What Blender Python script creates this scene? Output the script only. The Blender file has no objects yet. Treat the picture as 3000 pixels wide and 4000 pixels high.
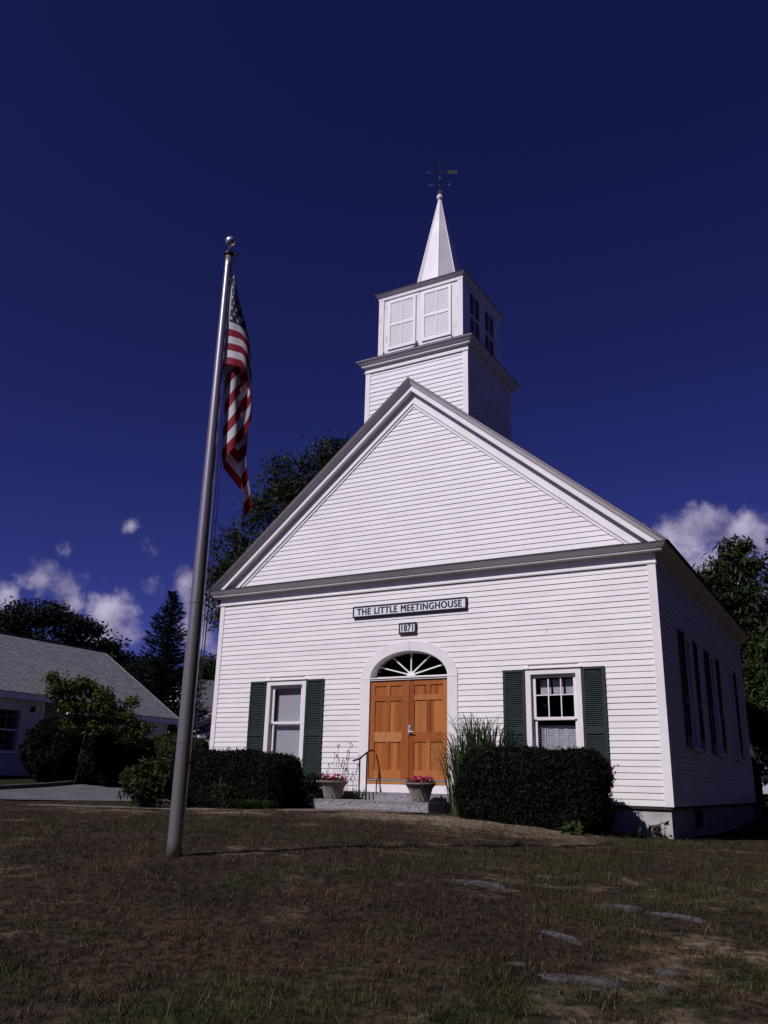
import bpy, math, random
import numpy as np
from mathutils import Vector, Matrix
PI = math.pi
rnd = random.Random(7)
rng = np.random.default_rng(11)
scene = bpy.context.scene
COL = scene.collection

# ------------------------------------------------------------------ camera
CAMLOC = (13.821, -16.0962, 0.2739)
YAW, PITCH, ROLL = 0.5210, 0.3111, 0.0239
cam_d = bpy.data.cameras.new('camera')
cam = bpy.data.objects.new('camera', cam_d); COL.objects.link(cam)
cam_d.sensor_fit = 'HORIZONTAL'; cam_d.sensor_width = 36; cam_d.lens = 39.58
cam_d.clip_start = 0.1; cam_d.clip_end = 3000
_f = Vector((-math.sin(YAW)*math.cos(PITCH), math.cos(YAW)*math.cos(PITCH), math.sin(PITCH)))
_r = Vector((math.cos(YAW), math.sin(YAW), 0)); _u = _r.cross(_f)
_r2 = _r*math.cos(ROLL)+_u*math.sin(ROLL); _u2 = -_r*math.sin(ROLL)+_u*math.cos(ROLL)
M = Matrix((_r2, _u2, -_f)).transposed().to_4x4(); M.translation = Vector(CAMLOC)
cam.matrix_world = M
scene.camera = cam

# ------------------------------------------------------------------ light
SUN_T = Vector((0.33, 1.0, -1.0)).normalized()          # the way the light travels
sun_el = math.asin(-SUN_T.z); sun_az = math.atan2(-SUN_T.x, -SUN_T.y)
sl = bpy.data.lights.new('sun', 'SUN'); sl.energy = 3.4; sl.angle = math.radians(0.5); sl.color = (1.0, .955, 1.02)
so = bpy.data.objects.new('sun', sl); COL.objects.link(so)
so.rotation_euler = SUN_T.to_track_quat('-Z', 'Y').to_euler(); so.location = (0, -30, 40)

world = bpy.data.worlds.new('World'); scene.world = world; world.use_nodes = True
nt = world.node_tree; N = nt.nodes; L = nt.links
for n in list(N): N.remove(n)
def wn(t, **k):
    n = N.new(t)
    for a, b in k.items(): setattr(n, a, b)
    return n
out = wn('ShaderNodeOutputWorld'); bg = wn('ShaderNodeBackground'); L.new(bg.outputs[0], out.inputs[0])
bg.inputs[1].default_value = 0.055
sky = wn('ShaderNodeTexSky', sky_type='NISHITA', sun_disc=False)
sky.sun_elevation = sun_el; sky.sun_rotation = sun_az; sky.altitude = 200
sky.air_density = 0.6; sky.dust_density = 0.6; sky.ozone_density = 4.0
gam = wn('ShaderNodeGamma'); gam.inputs[1].default_value = 1.4; L.new(sky.outputs[0], gam.inputs[0])
tint = wn('ShaderNodeMix', data_type='RGBA', blend_type='MULTIPLY'); tint.inputs[0].default_value = 1
L.new(gam.outputs[0], tint.inputs[6]); tint.inputs[7].default_value = (0.40, 0.250, 0.535, 1)
tc = wn('ShaderNodeTexCoord')
def math_(op, a=None, b=None, va=0, vb=0, clamp=False):
    n = wn('ShaderNodeMath', operation=op, use_clamp=clamp)
    if a is not None: L.new(a, n.inputs[0])
    else: n.inputs[0].default_value = va
    if b is not None: L.new(b, n.inputs[1])
    else: n.inputs[1].default_value = vb
    return n.outputs[0]
CL = [(-0.1538,0.9506,0.2698,0.036,1),(-0.1257,0.951,0.2826,0.026,.9),(-0.1033,0.9611,0.2562,0.036,1),(-0.0849,0.9619,0.26,0.022,.9),(-0.1726,0.9504,0.2587,0.02,.9),(-0.1313,0.9666,0.2201,0.06,1),
 (-0.7298,0.6614,0.1732,0.038,.95),(-0.7232,0.6737,0.1518,0.03,.9),(-0.7382,0.6589,0.1447,0.026,.9),(-0.7729,0.6014,0.2026,0.03,.8),(-0.7599,0.6187,0.1993,0.03,.8),(-0.7813,0.5926,0.1958,0.015,.7),(-0.756,0.6291,0.1809,0.02,.9),
 (-0.7971,0.5773,0.1772,0.022,1),(-0.707,0.6525,0.2727,0.016,.48),(-0.6995,0.6709,0.2463,0.02,.48),(-0.695,0.6883,0.2079,0.02,.5),(-0.757,0.6103,0.2334,0.016,.42),(-0.6661,0.7154,0.2109,0.024,1),(-0.6568,0.7292,0.1919,0.036,1),(-0.6649,0.7296,0.1599,0.036,.95)]
dens = None
for x, y, z, r, s in CL:
    v = Vector((x, y, z)).normalized()
    dn = wn('ShaderNodeVectorMath', operation='DISTANCE'); L.new(tc.outputs['Generated'], dn.inputs[0]); dn.inputs[1].default_value = v
    m = wn('ShaderNodeMapRange', clamp=True); L.new(dn.outputs['Value'], m.inputs[0])
    m.inputs[1].default_value = 0; m.inputs[2].default_value = r*(1.30 if x < -.5 else 1.6); m.inputs[3].default_value = s; m.inputs[4].default_value = 0
    dens = m.outputs[0] if dens is None else math_('MAXIMUM', dens, m.outputs[0])
def noise_w(scale, detail, rough=.55, off=(0, 0, 0)):
    mp = wn('ShaderNodeMapping'); L.new(tc.outputs['Generated'], mp.inputs[0]); mp.inputs[1].default_value = off
    n = wn('ShaderNodeTexNoise'); L.new(mp.outputs[0], n.inputs[0]); n.inputs['Scale'].default_value = scale
    n.inputs['Detail'].default_value = detail; n.inputs['Roughness'].default_value = rough
    return n.outputs['Fac']
n1 = noise_w(38, 8, .6)
e = math_('ADD', dens, math_('MULTIPLY', math_('SUBTRACT', n1, None, vb=.5), None, vb=1.45))
cm = wn('ShaderNodeMapRange', clamp=True, interpolation_type='SMOOTHSTEP'); L.new(e, cm.inputs[0])
cm.inputs[1].default_value = .22; cm.inputs[2].default_value = .86
msk = math_('MULTIPLY', cm.outputs[0], math_('MINIMUM', math_('MULTIPLY', dens, None, vb=6), None, vb=.97))
n2 = noise_w(26, 6, .55, (.01, .02, -.012)); 
cb = wn('ShaderNodeMapRange', clamp=True); L.new(n2, cb.inputs[0]); cb.inputs[1].default_value = .34; cb.inputs[2].default_value = .68
cc = wn('ShaderNodeMix', data_type='RGBA'); L.new(cb.outputs[0], cc.inputs[0])
cc.inputs[6].default_value = (2.5, 2.3, 4.6, 1); cc.inputs[7].default_value = (9.0, 8.2, 11.2, 1)
mx = wn('ShaderNodeMix', data_type='RGBA'); L.new(msk, mx.inputs[0]); L.new(tint.outputs[2], mx.inputs[6]); L.new(cc.outputs[2], mx.inputs[7])
L.new(mx.outputs[2], bg.inputs[0])
scene.view_settings.view_transform = 'Standard'; scene.view_settings.look = 'None'
scene.view_settings.exposure = 0; scene.view_settings.gamma = 1
scene.render.engine = 'CYCLES'

# ------------------------------------------------------------------ helpers
class MB:
    def __init__(s): s.v = []; s.f = []; s.m = []
    def face(s, pts, mi=0):
        b = len(s.v); s.v += [tuple(p) for p in pts]; s.f.append(tuple(range(b, b+len(pts)))); s.m.append(mi)
    def box(s, x0, x1, y0, y1, z0, z1, mi=0):
        b = len(s.v)
        s.v += [(x0,y0,z0),(x1,y0,z0),(x1,y1,z0),(x0,y1,z0),(x0,y0,z1),(x1,y0,z1),(x1,y1,z1),(x0,y1,z1)]
        for q in ((0,3,2,1),(4,5,6,7),(0,1,5,4),(1,2,6,5),(2,3,7,6),(3,0,4,7)): s.f.append(tuple(b+i for i in q)); s.m.append(mi)
    def obox(s, c, ax, ay, az, mi=0):
        c, ax, ay, az = map(Vector, (c, ax, ay, az)); b = len(s.v)
        for sz in (-1, 1):
            for sx, sy in ((-1,-1),(1,-1),(1,1),(-1,1)): s.v.append(tuple(c+ax*sx+ay*sy+az*sz))
        for q in ((0,3,2,1),(4,5,6,7),(0,1,5,4),(1,2,6,5),(2,3,7,6),(3,0,4,7)): s.f.append(tuple(b+i for i in q)); s.m.append(mi)
    def tube(s, pts, rad, n=10, mi=0, cap=True):
        pts = [Vector(p) for p in pts]
        if not hasattr(rad, '__len__'): rad = [rad]*len(pts)
        b = len(s.v); prev = None
        for i, p in enumerate(pts):
            d = (pts[min(i+1, len(pts)-1)]-pts[max(i-1, 0)]).normalized()
            if prev is None: a = d.cross(Vector((0, 0, 1)) if abs(d.z) < .9 else Vector((1, 0, 0))).normalized()
            else: a = (prev-d*prev.dot(d)).normalized()
            prev = a; c = d.cross(a)
            for k in range(n):
                t = 2*PI*k/n; s.v.append(tuple(p+(a*math.cos(t)+c*math.sin(t))*rad[i]))
        for i in range(len(pts)-1):
            for k in range(n):
                k2 = (k+1) % n; s.f.append((b+i*n+k, b+i*n+k2, b+(i+1)*n+k2, b+(i+1)*n+k)); s.m.append(mi)
        if cap:
            s.f.append(tuple(b+k for k in reversed(range(n)))); s.m.append(mi)
            e0 = b+(len(pts)-1)*n; s.f.append(tuple(e0+k for k in range(n))); s.m.append(mi)
    def lathe(s, prof, c=(0,0,0), n=24, mi=0, wob=None):
        b = len(s.v)
        for i, (r, z) in enumerate(prof):
            for k in range(n):
                t = 2*PI*k/n; rr = r+(wob(t, i, z) if wob else 0)
                s.v.append((c[0]+rr*math.cos(t), c[1]+rr*math.sin(t), c[2]+z))
        for i in range(len(prof)-1):
            for k in range(n):
                k2 = (k+1) % n; s.f.append((b+i*n+k, b+i*n+k2, b+(i+1)*n+k2, b+(i+1)*n+k)); s.m.append(mi)
        s.f.append(tuple(b+k for k in reversed(range(n)))); s.m.append(mi)
        e0 = b+(len(prof)-1)*n; s.f.append(tuple(e0+k for k in range(n))); s.m.append(mi)
    def grid(s, rows, mi=0, close=False):
        b = len(s.v); n = len(rows[0])
        for r in rows: s.v += [tuple(p) for p in r]
        for i in range(len(rows)-1):
            for k in range(n if close else n-1):
                k2 = (k+1) % n; s.f.append((b+i*n+k, b+i*n+k2, b+(i+1)*n+k2, b+(i+1)*n+k)); s.m.append(mi)
    def build(s, name, mats, parent=None, smooth=False, org=None):
        me = bpy.data.meshes.new(name)
        vs = s.v
        if org is not None: vs = [(x-org[0], y-org[1], z-org[2]) for x, y, z in s.v]
        me.from_pydata(vs, [], s.f)
        if not isinstance(mats, (list, tuple)): mats = [mats]
        for m in mats: me.materials.append(m)
        me.polygons.foreach_set('material_index', s.m)
        if smooth: me.polygons.foreach_set('use_smooth', [True]*len(s.f))
        me.update()
        o = bpy.data.objects.new(name, me); COL.objects.link(o)
        if parent is not None: o.parent = parent
        return o
def tag(o, label=None, cat=None, group=None, kind=None):
    if label: o['label'] = label
    if cat: o['category'] = cat
    if group: o['group'] = group
    if kind: o['kind'] = kind
    return o
def thing(name, label, cat, loc=(0,0,0), group=None):
    o = bpy.data.objects.new(name, None); COL.objects.link(o); o.location = loc; o.empty_display_size = .2
    return tag(o, label, cat, group)
def loc_build(mb, name, mats, parent, smooth=False):       # world-coordinate mesh under an Empty standing at its own place
    return mb.build(name, mats, parent, smooth, org=tuple(parent.location) if parent is not None else None)
def np_mesh(name, V, F, mat, parent=None, col=None, org=(0,0,0), smooth=False):
    """V (n,3), F (m,k) arrays; col (n,3) vertex colour"""
    me = bpy.data.meshes.new(name); V = np.asarray(V, np.float32)-np.array(org, np.float32); F = np.asarray(F, np.int32)
    me.vertices.add(len(V)); me.vertices.foreach_set('co', V.ravel())
    k = F.shape[1]; me.loops.add(F.size); me.loops.foreach_set('vertex_index', F.ravel())
    me.polygons.add(len(F)); me.polygons.foreach_set('loop_start', np.arange(0, F.size, k, dtype=np.int32))
    me.polygons.foreach_set('loop_total', np.full(len(F), k, np.int32))
    if smooth: me.polygons.foreach_set('use_smooth', np.ones(len(F), bool))
    me.update(calc_edges=True)
    if col is not None:
        a = me.color_attributes.new('Col', 'FLOAT_COLOR', 'POINT')
        c4 = np.ones((len(V), 4), np.float32); c4[:, :3] = col; a.data.foreach_set('color', c4.ravel())
    me.materials.append(mat)
    o = bpy.data.objects.new(name, me); COL.objects.link(o)
    if parent is not None: o.parent = parent
    return o

# ------------------------------------------------------------------ materials
def mat(name, c1, c2=None, scale=5, rough=.6, metal=0, bump=0, bscale=None, stretch=(1,1,1), vcol=False, coord='Object', detail=5, spec=.4, lo=.35, hi=.65, trans=0, bdist=.02):
    m = bpy.data.materials.new(name); m.use_nodes = True; t = m.node_tree; b = t.nodes['Principled BSDF']
    b.inputs['Roughness'].default_value = rough; b.inputs['Metallic'].default_value = metal
    b.inputs['Specular IOR Level'].default_value = spec
    tcn = t.nodes.new('ShaderNodeTexCoord'); mp = t.nodes.new('ShaderNodeMapping'); t.links.new(tcn.outputs[coord], mp.inputs[0]); mp.inputs[3].default_value = stretch
    def noise(sc, det=detail):
        n = t.nodes.new('ShaderNodeTexNoise'); t.links.new(mp.outputs[0], n.inputs[0]); n.inputs['Scale'].default_value = sc; n.inputs['Detail'].default_value = det; return n.outputs['Fac']
    res = None
    if c2 is not None:
        mr = t.nodes.new('ShaderNodeMapRange'); t.links.new(noise(scale), mr.inputs[0]); mr.inputs[1].default_value = lo; mr.inputs[2].default_value = hi
        mi = t.nodes.new('ShaderNodeMix'); mi.data_type = 'RGBA'; t.links.new(mr.outputs[0], mi.inputs[0])
        mi.inputs[6].default_value = (*c1, 1); mi.inputs[7].default_value = (*c2, 1); res = mi.outputs[2]
    if vcol:
        at = t.nodes.new('ShaderNodeAttribute'); at.attribute_name = 'Col'
        if res is None: res = at.outputs['Color']
        else:
            mu = t.nodes.new('ShaderNodeMix'); mu.data_type = 'RGBA'; mu.blend_type = 'MULTIPLY'; mu.inputs[0].default_value = 1
            t.links.new(res, mu.inputs[6]); t.links.new(at.outputs['Color'], mu.inputs[7]); res = mu.outputs[2]
    if res is None: b.inputs['Base Color'].default_value = (*c1, 1)
    else: t.links.new(res, b.inputs['Base Color'])
    if bump:
        bn = t.nodes.new('ShaderNodeBump'); bn.inputs['Strength'].default_value = bump; bn.inputs['Distance'].default_value = bdist
        t.links.new(noise(bscale or scale*3), bn.inputs['Height']); t.links.new(bn.outputs[0], b.inputs['Normal'])
    if trans:
        tr = t.nodes.new('ShaderNodeBsdfTranslucent'); ms = t.nodes.new('ShaderNodeMixShader'); ms.inputs[0].default_value = trans
        if res is not None: t.links.new(res, tr.inputs[0])
        else: tr.inputs[0].default_value = (*c1, 1)
        t.links.new(b.outputs[0], ms.inputs[1]); t.links.new(tr.outputs[0], ms.inputs[2]); t.links.new(ms.outputs[0], t.nodes['Material Output'].inputs[0])
    return m
WHITE = mat('white_paint', (.77,.72,.70), (.83,.785,.755), scale=1.3, rough=.55, bump=.12, bscale=60, stretch=(1,1,3), bdist=.004)
TRIM = mat('white_trim_paint', (.80,.755,.735), (.86,.815,.785), scale=2.2, rough=.45, bump=.06, bscale=50, bdist=.003)
OLDWHITE = mat('weathered_white_paint', (.60,.56,.54), (.83,.785,.755), scale=7, rough=.65, bump=.25, bscale=40, stretch=(1,1,.35), lo=.30, hi=.42, bdist=.005)
SPIREM = mat('spire_painted_metal', (.67,.635,.63), (.77,.735,.73), scale=2.5, rough=.42, bump=.1, bscale=9, stretch=(1,1,.5))
GREEN = mat('dark_green_paint', (.012,.022,.021), (.017,.030,.028), scale=6, rough=.5, bump=.1, bscale=50, bdist=.003)
BLACKG = mat('sign_frame_paint', (.022,.022,.028), (.034,.034,.040), scale=12, rough=.5)
SIGNW = mat('sign_white', (.76,.74,.78), (.80,.78,.82), scale=9, rough=.5)
INK = mat('sign_lettering', (.010,.016,.018), rough=.5)
DARK = mat('dark_interior', (.015,.013,.015), rough=.9)
STAIN = mat('rot_stain', (.02,.014,.012), (.06,.045,.04), scale=30, rough=.9)
GRAN = mat('granite', (.17,.155,.165), (.34,.32,.33), scale=40, rough=.85, bump=.6, bscale=14, lo=.38, hi=.62, detail=8, bdist=.012)
CONC = mat('concrete', (.36,.34,.33), (.50,.47,.46), scale=4, rough=.9, bump=.3, bscale=40)
PATHM = mat('worn_concrete', (.085,.064,.047), (.17,.135,.10), scale=2.6, rough=.95, bump=.4, bscale=30)
ASPH = mat('asphalt', (.085,.082,.09), (.125,.12,.128), scale=1.2, rough=.95, bump=.4, bscale=70, bdist=.01)
IRON = mat('black_iron', (.012,.012,.014), rough=.45, metal=.4)
ALU = mat('pole_aluminium', (.42,.385,.375), (.52,.48,.47), scale=5, rough=.30, metal=.80, bump=.06, bscale=120, stretch=(1,1,.02), bdist=.002)
SILVER = mat('silver_ball', (.75,.75,.76), rough=.3, metal=.75)
ROPE = mat('rope', (.66,.62,.58), rough=.9)
CHROME = mat('lock_metal', (.50,.49,.50), rough=.35, metal=.4)
COPPER = mat('oxidised_copper', (.035,.042,.026), (.06,.066,.038), scale=15, rough=.6, metal=.3)
RUST = mat('rust', (.13,.035,.02), rough=.8)
POT = mat('taupe_pot', (.17,.140,.130), (.225,.19,.175), scale=10, rough=.75, bump=.15, bscale=50, bdist=.004)
SOIL = mat('soil', (.03,.022,.016), (.07,.05,.035), scale=20, rough=1)
PETAL = mat('petals', (1,1,1), rough=.6, vcol=True, trans=.25)
LEAF = mat('leaves', (.7,.7,.7), (1.1,1.1,1.1), scale=3, rough=.65, vcol=True, trans=.22, spec=.12)
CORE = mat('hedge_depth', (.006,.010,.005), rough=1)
BARK = mat('bark', (.030,.024,.020), (.065,.054,.046), scale=8, rough=.95, bump=.7, bscale=14, stretch=(1,1,.25))
SHADE = mat('window_shade', (.46,.47,.49), (.52,.53,.55), scale=40, rough=.9)
PAPER = mat('pale_paper', (.5,.5,.53), (.62,.62,.65), scale=14, rough=.9)
ROCK = mat('ledge_rock', (.022,.019,.018), (.075,.067,.070), scale=26, rough=.9, bump=.6, bscale=30)
CANVAS = mat('header_canvas', (.72,.70,.72), rough=.8)
FRED = mat('flag_red', (.27,.005,.018), rough=.75, trans=.2, bump=.05, bscale=200)
FWHITE = mat('flag_white', (.72,.68,.72), rough=.75, trans=.2)
FBLUE = mat('flag_blue', (.012,.014,.05), rough=.75, trans=.12)
BRICKT = mat('shingle_edge', (.05,.045,.045), (.09,.085,.085), scale=20, rough=.9)
def shingle(name, ca, cb, rot=(0,0,0), w=.3, h=.14):
    m = mat(name, ca, cb, scale=3, rough=.9, bump=.2, bscale=60)
    t = m.node_tree; b = t.nodes['Principled BSDF']; tcn = t.nodes.new('ShaderNodeTexCoord')
    br = t.nodes.new('ShaderNodeTexBrick'); br.offset = .5; t.links.new(tcn.outputs['UV'], br.inputs[0])
    br.inputs['Scale'].default_value = 1; br.inputs['Brick Width'].default_value = w; br.inputs['Row Height'].default_value = h; br.inputs['Mortar Size'].default_value = .014
    br.inputs['Color1'].default_value = (*ca, 1); br.inputs['Color2'].default_value = (*cb, 1); br.inputs['Mortar'].default_value = tuple(x*.35 for x in ca)+(1,)
    t.links.new(br.outputs[0], b.inputs['Base Color']); return m
SHIN = shingle('roof_shingles', (.135,.14,.147), (.225,.23,.24))
def wood(name):
    m = bpy.data.materials.new(name); m.use_nodes = True; t = m.node_tree; b = t.nodes['Principled BSDF']; b.inputs['Roughness'].default_value = .5; b.inputs['Specular IOR Level'].default_value = .2
    at = t.nodes.new('ShaderNodeAttribute'); at.attribute_name = 'Col'
    tcn = t.nodes.new('ShaderNodeTexCoord'); mp = t.nodes.new('ShaderNodeMapping'); t.links.new(tcn.outputs['Object'], mp.inputs[0]); mp.inputs[3].default_value = (1, 1, .07)
    n = t.nodes.new('ShaderNodeTexNoise'); t.links.new(mp.outputs[0], n.inputs[0]); n.inputs['Scale'].default_value = 60; n.inputs['Detail'].default_value = 6
    mr = t.nodes.new('ShaderNodeMapRange'); t.links.new(n.outputs['Fac'], mr.inputs[0]); mr.inputs[1].default_value = .3; mr.inputs[2].default_value = .7; mr.inputs[3].default_value = .78; mr.inputs[4].default_value = 1.12
    mu = t.nodes.new('ShaderNodeMix'); mu.data_type = 'RGBA'; mu.blend_type = 'MULTIPLY'; mu.inputs[0].default_value = 1
    t.links.new(at.outputs['Color'], mu.inputs[6]); t.links.new(mr.outputs[0], mu.inputs[7]); t.links.new(mu.outputs[2], b.inputs['Base Color']); return m
WOOD = wood('stained_fir')
def glass(name, tcol=.85):
    m = bpy.data.materials.new(name); m.use_nodes = True; t = m.node_tree; t.nodes.remove(t.nodes['Principled BSDF'])
    fr = t.nodes.new('ShaderNodeFresnel'); fr.inputs[0].default_value = 1.5
    tr = t.nodes.new('ShaderNodeBsdfTransparent'); tr.inputs[0].default_value = (tcol, tcol, tcol*1.02, 1)
    gl = t.nodes.new('ShaderNodeBsdfGlossy'); gl.inputs['Roughness'].default_value = .02
    mm = t.nodes.new('ShaderNodeMath'); mm.operation = 'MULTIPLY_ADD'; mm.inputs[1].default_value = 0; mm.inputs[2].default_value = .075; t.links.new(fr.outputs[0], mm.inputs[0])
    ms = t.nodes.new('ShaderNodeMixShader'); t.links.new(mm.outputs[0], ms.inputs[0]); t.links.new(tr.outputs[0], ms.inputs[1]); t.links.new(gl.outputs[0], ms.inputs[2])
    t.links.new(ms.outputs[0], t.nodes['Material Output'].inputs[0]); return m
GLASS = glass('window_glass')

# ------------------------------------------------------------------ terrain
CP = np.array([(13.8,-16,-1.2),(12.4,-13.4,-.92),(10.3,-12.2,-.74),(15,-12,-.85),(8.1,-9.85,-.415),(9,-7.3,-.40),(9.6,-5.3,-.45),(10.3,-3.4,-.505),(10.5,-.3,-.535),
 (5,-1.3,-.215),(3,-2,-.28),(0,-2,-.33),(-3,-2,-.365),(8,-2.0,-.30),(9.4,-1.9,-.42),(13,-2,-.60),(12,5,-.62),(14,14,-.35),(12,30,.1),(3,-6,-.37),(-5,0,-.37),(-4,8,-.3),
 (-9.7,1.7,-.22),(-11.9,6.1,-.09),(-13.5,8.5,.10),(-12.5,11.3,.16),(-16,8,.25),(-20,13,.25),(-13,-3,-.18),(0,-10,-.55),(5,-13,-.75),(9,-18,-1.2),(20,-10,-.95),(20,0,-.75),(5,5,-.5),(5,12,-.4),(-28,20,.4),(0,25,0),(22,18,-.3),(-10,-14,-.7)])
def _k(d): return np.where(d > 1e-9, d*d*np.log(d+1e-12), 0)
_n = len(CP); _A = np.zeros((_n+3, _n+3)); _D = np.hypot(CP[:, None, 0]-CP[None, :, 0], CP[:, None, 1]-CP[None, :, 1])
_A[:_n, :_n] = _k(_D)+np.eye(_n)*.6; _A[:_n, _n] = 1; _A[:_n, _n+1:] = CP[:, :2]; _A[_n, :_n] = 1; _A[_n+1:, :_n] = CP[:, :2].T
_w = np.linalg.solve(_A, np.concatenate([CP[:, 2], np.zeros(3)]))
def terr(x, y):
    x = np.asarray(x, float); y = np.asarray(y, float); sh = x.shape; x = x.ravel(); y = y.ravel()
    h = np.zeros(len(x))
    for i in range(0, len(x), 20000):
        xs, ys = x[i:i+20000], y[i:i+20000]
        r = np.hypot(xs, ys-0); s = np.minimum(1, 34/np.maximum(r, 1e-6)); xc, yc = xs*s, ys*s
        h[i:i+20000] = _k(np.hypot(xc[:, None]-CP[None, :, 0], yc[:, None]-CP[None, :, 1]))@_w[:_n]+_w[_n]+_w[_n+1]*xc+_w[_n+2]*yc
    return h.reshape(sh)
def th(x, y): return float(terr(np.array([x]), np.array([y]))[0])
def vnoise(x, y, seed=0):
    xi = np.floor(x).astype(int); yi = np.floor(y).astype(int); fx = x-xi; fy = y-yi
    fx = fx*fx*(3-2*fx); fy = fy*fy*(3-2*fy)
    def h(a, b):
        n = (a*374761393+b*668265263+seed*1442695041) & 0xffffffff; n = ((n ^ (n >> 13))*1274126177) & 0xffffffff
        return ((n ^ (n >> 16)) & 0xffff)/65535.
    return (h(xi, yi)*(1-fx)+h(xi+1, yi)*fx)*(1-fy)+(h(xi, yi+1)*(1-fx)+h(xi+1, yi+1)*fx)*fy
def fbm(x, y, o=4, seed=0):
    s = 0; a = .5; t = 0
    for i in range(o): s = s+a*vnoise(x*2**i, y*2**i, seed+i); t += a; a *= .5
    return s/t
def lin(a, n0, n1): return np.clip((a-n0)/(n1-n0), 0, 1)
def lawn_masks(x, y):
    green = lin(fbm(x*1.3, y*1.3, 4, 3)*.6+fbm(x*.3+4, y*.3, 2, 6)*.4, .47, .60)*lin(fbm(x*3.1, y*3.1, 3, 8), .30, .56)
    dirt = .75*lin(fbm(x*1.1+9, y*1.1, 4, 21), .55, .70)*lin(fbm(x*6.3, y*6.3, 3, 31), .45, .66)
    band = np.exp(-((y+3.4+.25*np.sin(x*.8))/.7)**2)*lin(x, -2, 1)*(1-lin(x, 9.3, 10.6)); bed = np.exp(-((y+2.3)/.9)**2)*lin(x, 5.5, 6.5)*(1-lin(x, 9.5, 10.3))
    dirt = np.clip(dirt*.8+1.0*band*lin(fbm(x*1.8, y*2.5, 3, 5), .3, .55)+bed, 0, 1)
    return green, dirt
def lawn_col(x, y):
    g, d = lawn_masks(x, y); t = fbm(x*1.4, y*1.4, 4, 44)[:, None]
    brown = np.array([.032,.0215,.0130])*(.4+1.2*t); green = np.array([.020,.024,.009])*(.5+1.0*t); tan = np.array([.175,.132,.088])*(.5+.8*t)
    c = brown*(1-g[:, None])+green*g[:, None]; return c*(1-d[:, None])+tan*d[:, None]
def axis(c0, c1, fine, lo, hi):
    a = list(np.arange(c0, c1, fine)); st = fine; x = c0
    while x > lo: st *= 1.25; x -= st; a.insert(0, x)
    st = fine; x = c1
    while x < hi: a.append(x); st *= 1.25; x += st
    return np.array(a)
ax_, ay_ = axis(-4, 18, .09, -900, 900), axis(-16, 1, .09, -900, 900)
GX, GY = np.meshgrid(ax_, ay_); gx, gy = GX.ravel(), GY.ravel()
near = np.exp(-np.hypot(gx-8, gy+6)**2/400)
gz = terr(gx, gy)+near*((fbm(gx*1.1, gy*1.1, 3, 71)-.5)*.05+(fbm(gx*5, gy*5, 3, 77)-.5)*.035)
nx = len(ax_); idx = np.arange(len(gx)).reshape(GX.shape)
F = np.stack([idx[:-1, :-1], idx[:-1, 1:], idx[1:, 1:], idx[1:, :-1]], -1).reshape(-1, 4)
GROUND = mat('dry_lawn_soil', (.35,.35,.35), (1.6,1.6,1.6), scale=14, rough=1, vcol=True, bump=.9, bscale=24, detail=9, bdist=.03, spec=.1)
g = np_mesh('ground', np.stack([gx, gy, gz], 1), F, GROUND, col=lawn_col(gx, gy), smooth=True); tag(g, kind='structure')

def sheet(name, near_pts, far_pts, m, lift, n=60, k=10):
    """strip between two plan polylines, laid on the terrain"""
    def rs(P):
        P = np.array(P, float); s = np.r_[0, np.cumsum(np.hypot(*np.diff(P, axis=0).T))]; t = np.linspace(0, s[-1], n)
        return np.stack([np.interp(t, s, P[:, 0]), np.interp(t, s, P[:, 1])], 1)
    A, B = rs(near_pts), rs(far_pts); rows = []
    for i in range(n):
        w = np.linspace(0, 1, k)[:, None]; p = A[i]*(1-w)+B[i]*w; z = terr(p[:, 0], p[:, 1])+lift
        rows.append([(p[j, 0], p[j, 1], z[j]) for j in range(k)])
    mb = MB(); mb.grid(rows); o = mb.build(name, m, smooth=True); tag(o, kind='structure'); return o, A, B
FARE = [(-14,-14),(-10.6,-3),(-9.75,1.5),(-11.9,6.1),(-12.3,7.4),(-12.0,9),(-11,14),(-9,40)]
sheet('road', [(-8,-14),(-6.4,-1.8),(-4.4,1.4),(-3,4),(-2.6,10),(-2.6,40)], FARE, ASPH, .03, 90, 14)
kb = MB(); KP = [(-14,-14),(-10.75,-3),(-9.9,1.5),(-12.1,6.1),(-12.5,7.4),(-12.9,7.9)]
rows = []
KQ = []
for i in range(len(KP)-1):
    for t in np.linspace(0, 1, 8, endpoint=False): KQ.append((KP[i][0]*(1-t)+KP[i+1][0]*t, KP[i][1]*(1-t)+KP[i+1][1]*t))
for i, (x, y) in enumerate(KQ):
    a = KQ[max(i-1, 0)]; b = KQ[min(i+1, len(KQ)-1)]; d = Vector((b[0]-a[0], b[1]-a[1], 0)).normalized(); nn = Vector((-d.y, d.x, 0)); z = th(x, y)
    rows.append([(x, y, z-.05), (x, y, z+.14), (x+nn.x*.15, y+nn.y*.15, z+.15), (x+nn.x*.15, y+nn.y*.15, z-.05)])
kb.grid(rows); tag(kb.build('kerb', mat('kerb_asphalt', (.05,.048,.05), (.08,.077,.08), scale=6, rough=.95)), kind='structure')
sheet('path', [(-3.2,-2.7),(0,-2.8),(3.0,-2.9),(4.6,-2.9),(6.2,-2.0)], [(-3.2,-1.75),(0,-1.65),(3.0,-1.5),(3.7,-.6),(6.4,-.6)], PATHM, .012, 90, 12)

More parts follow.
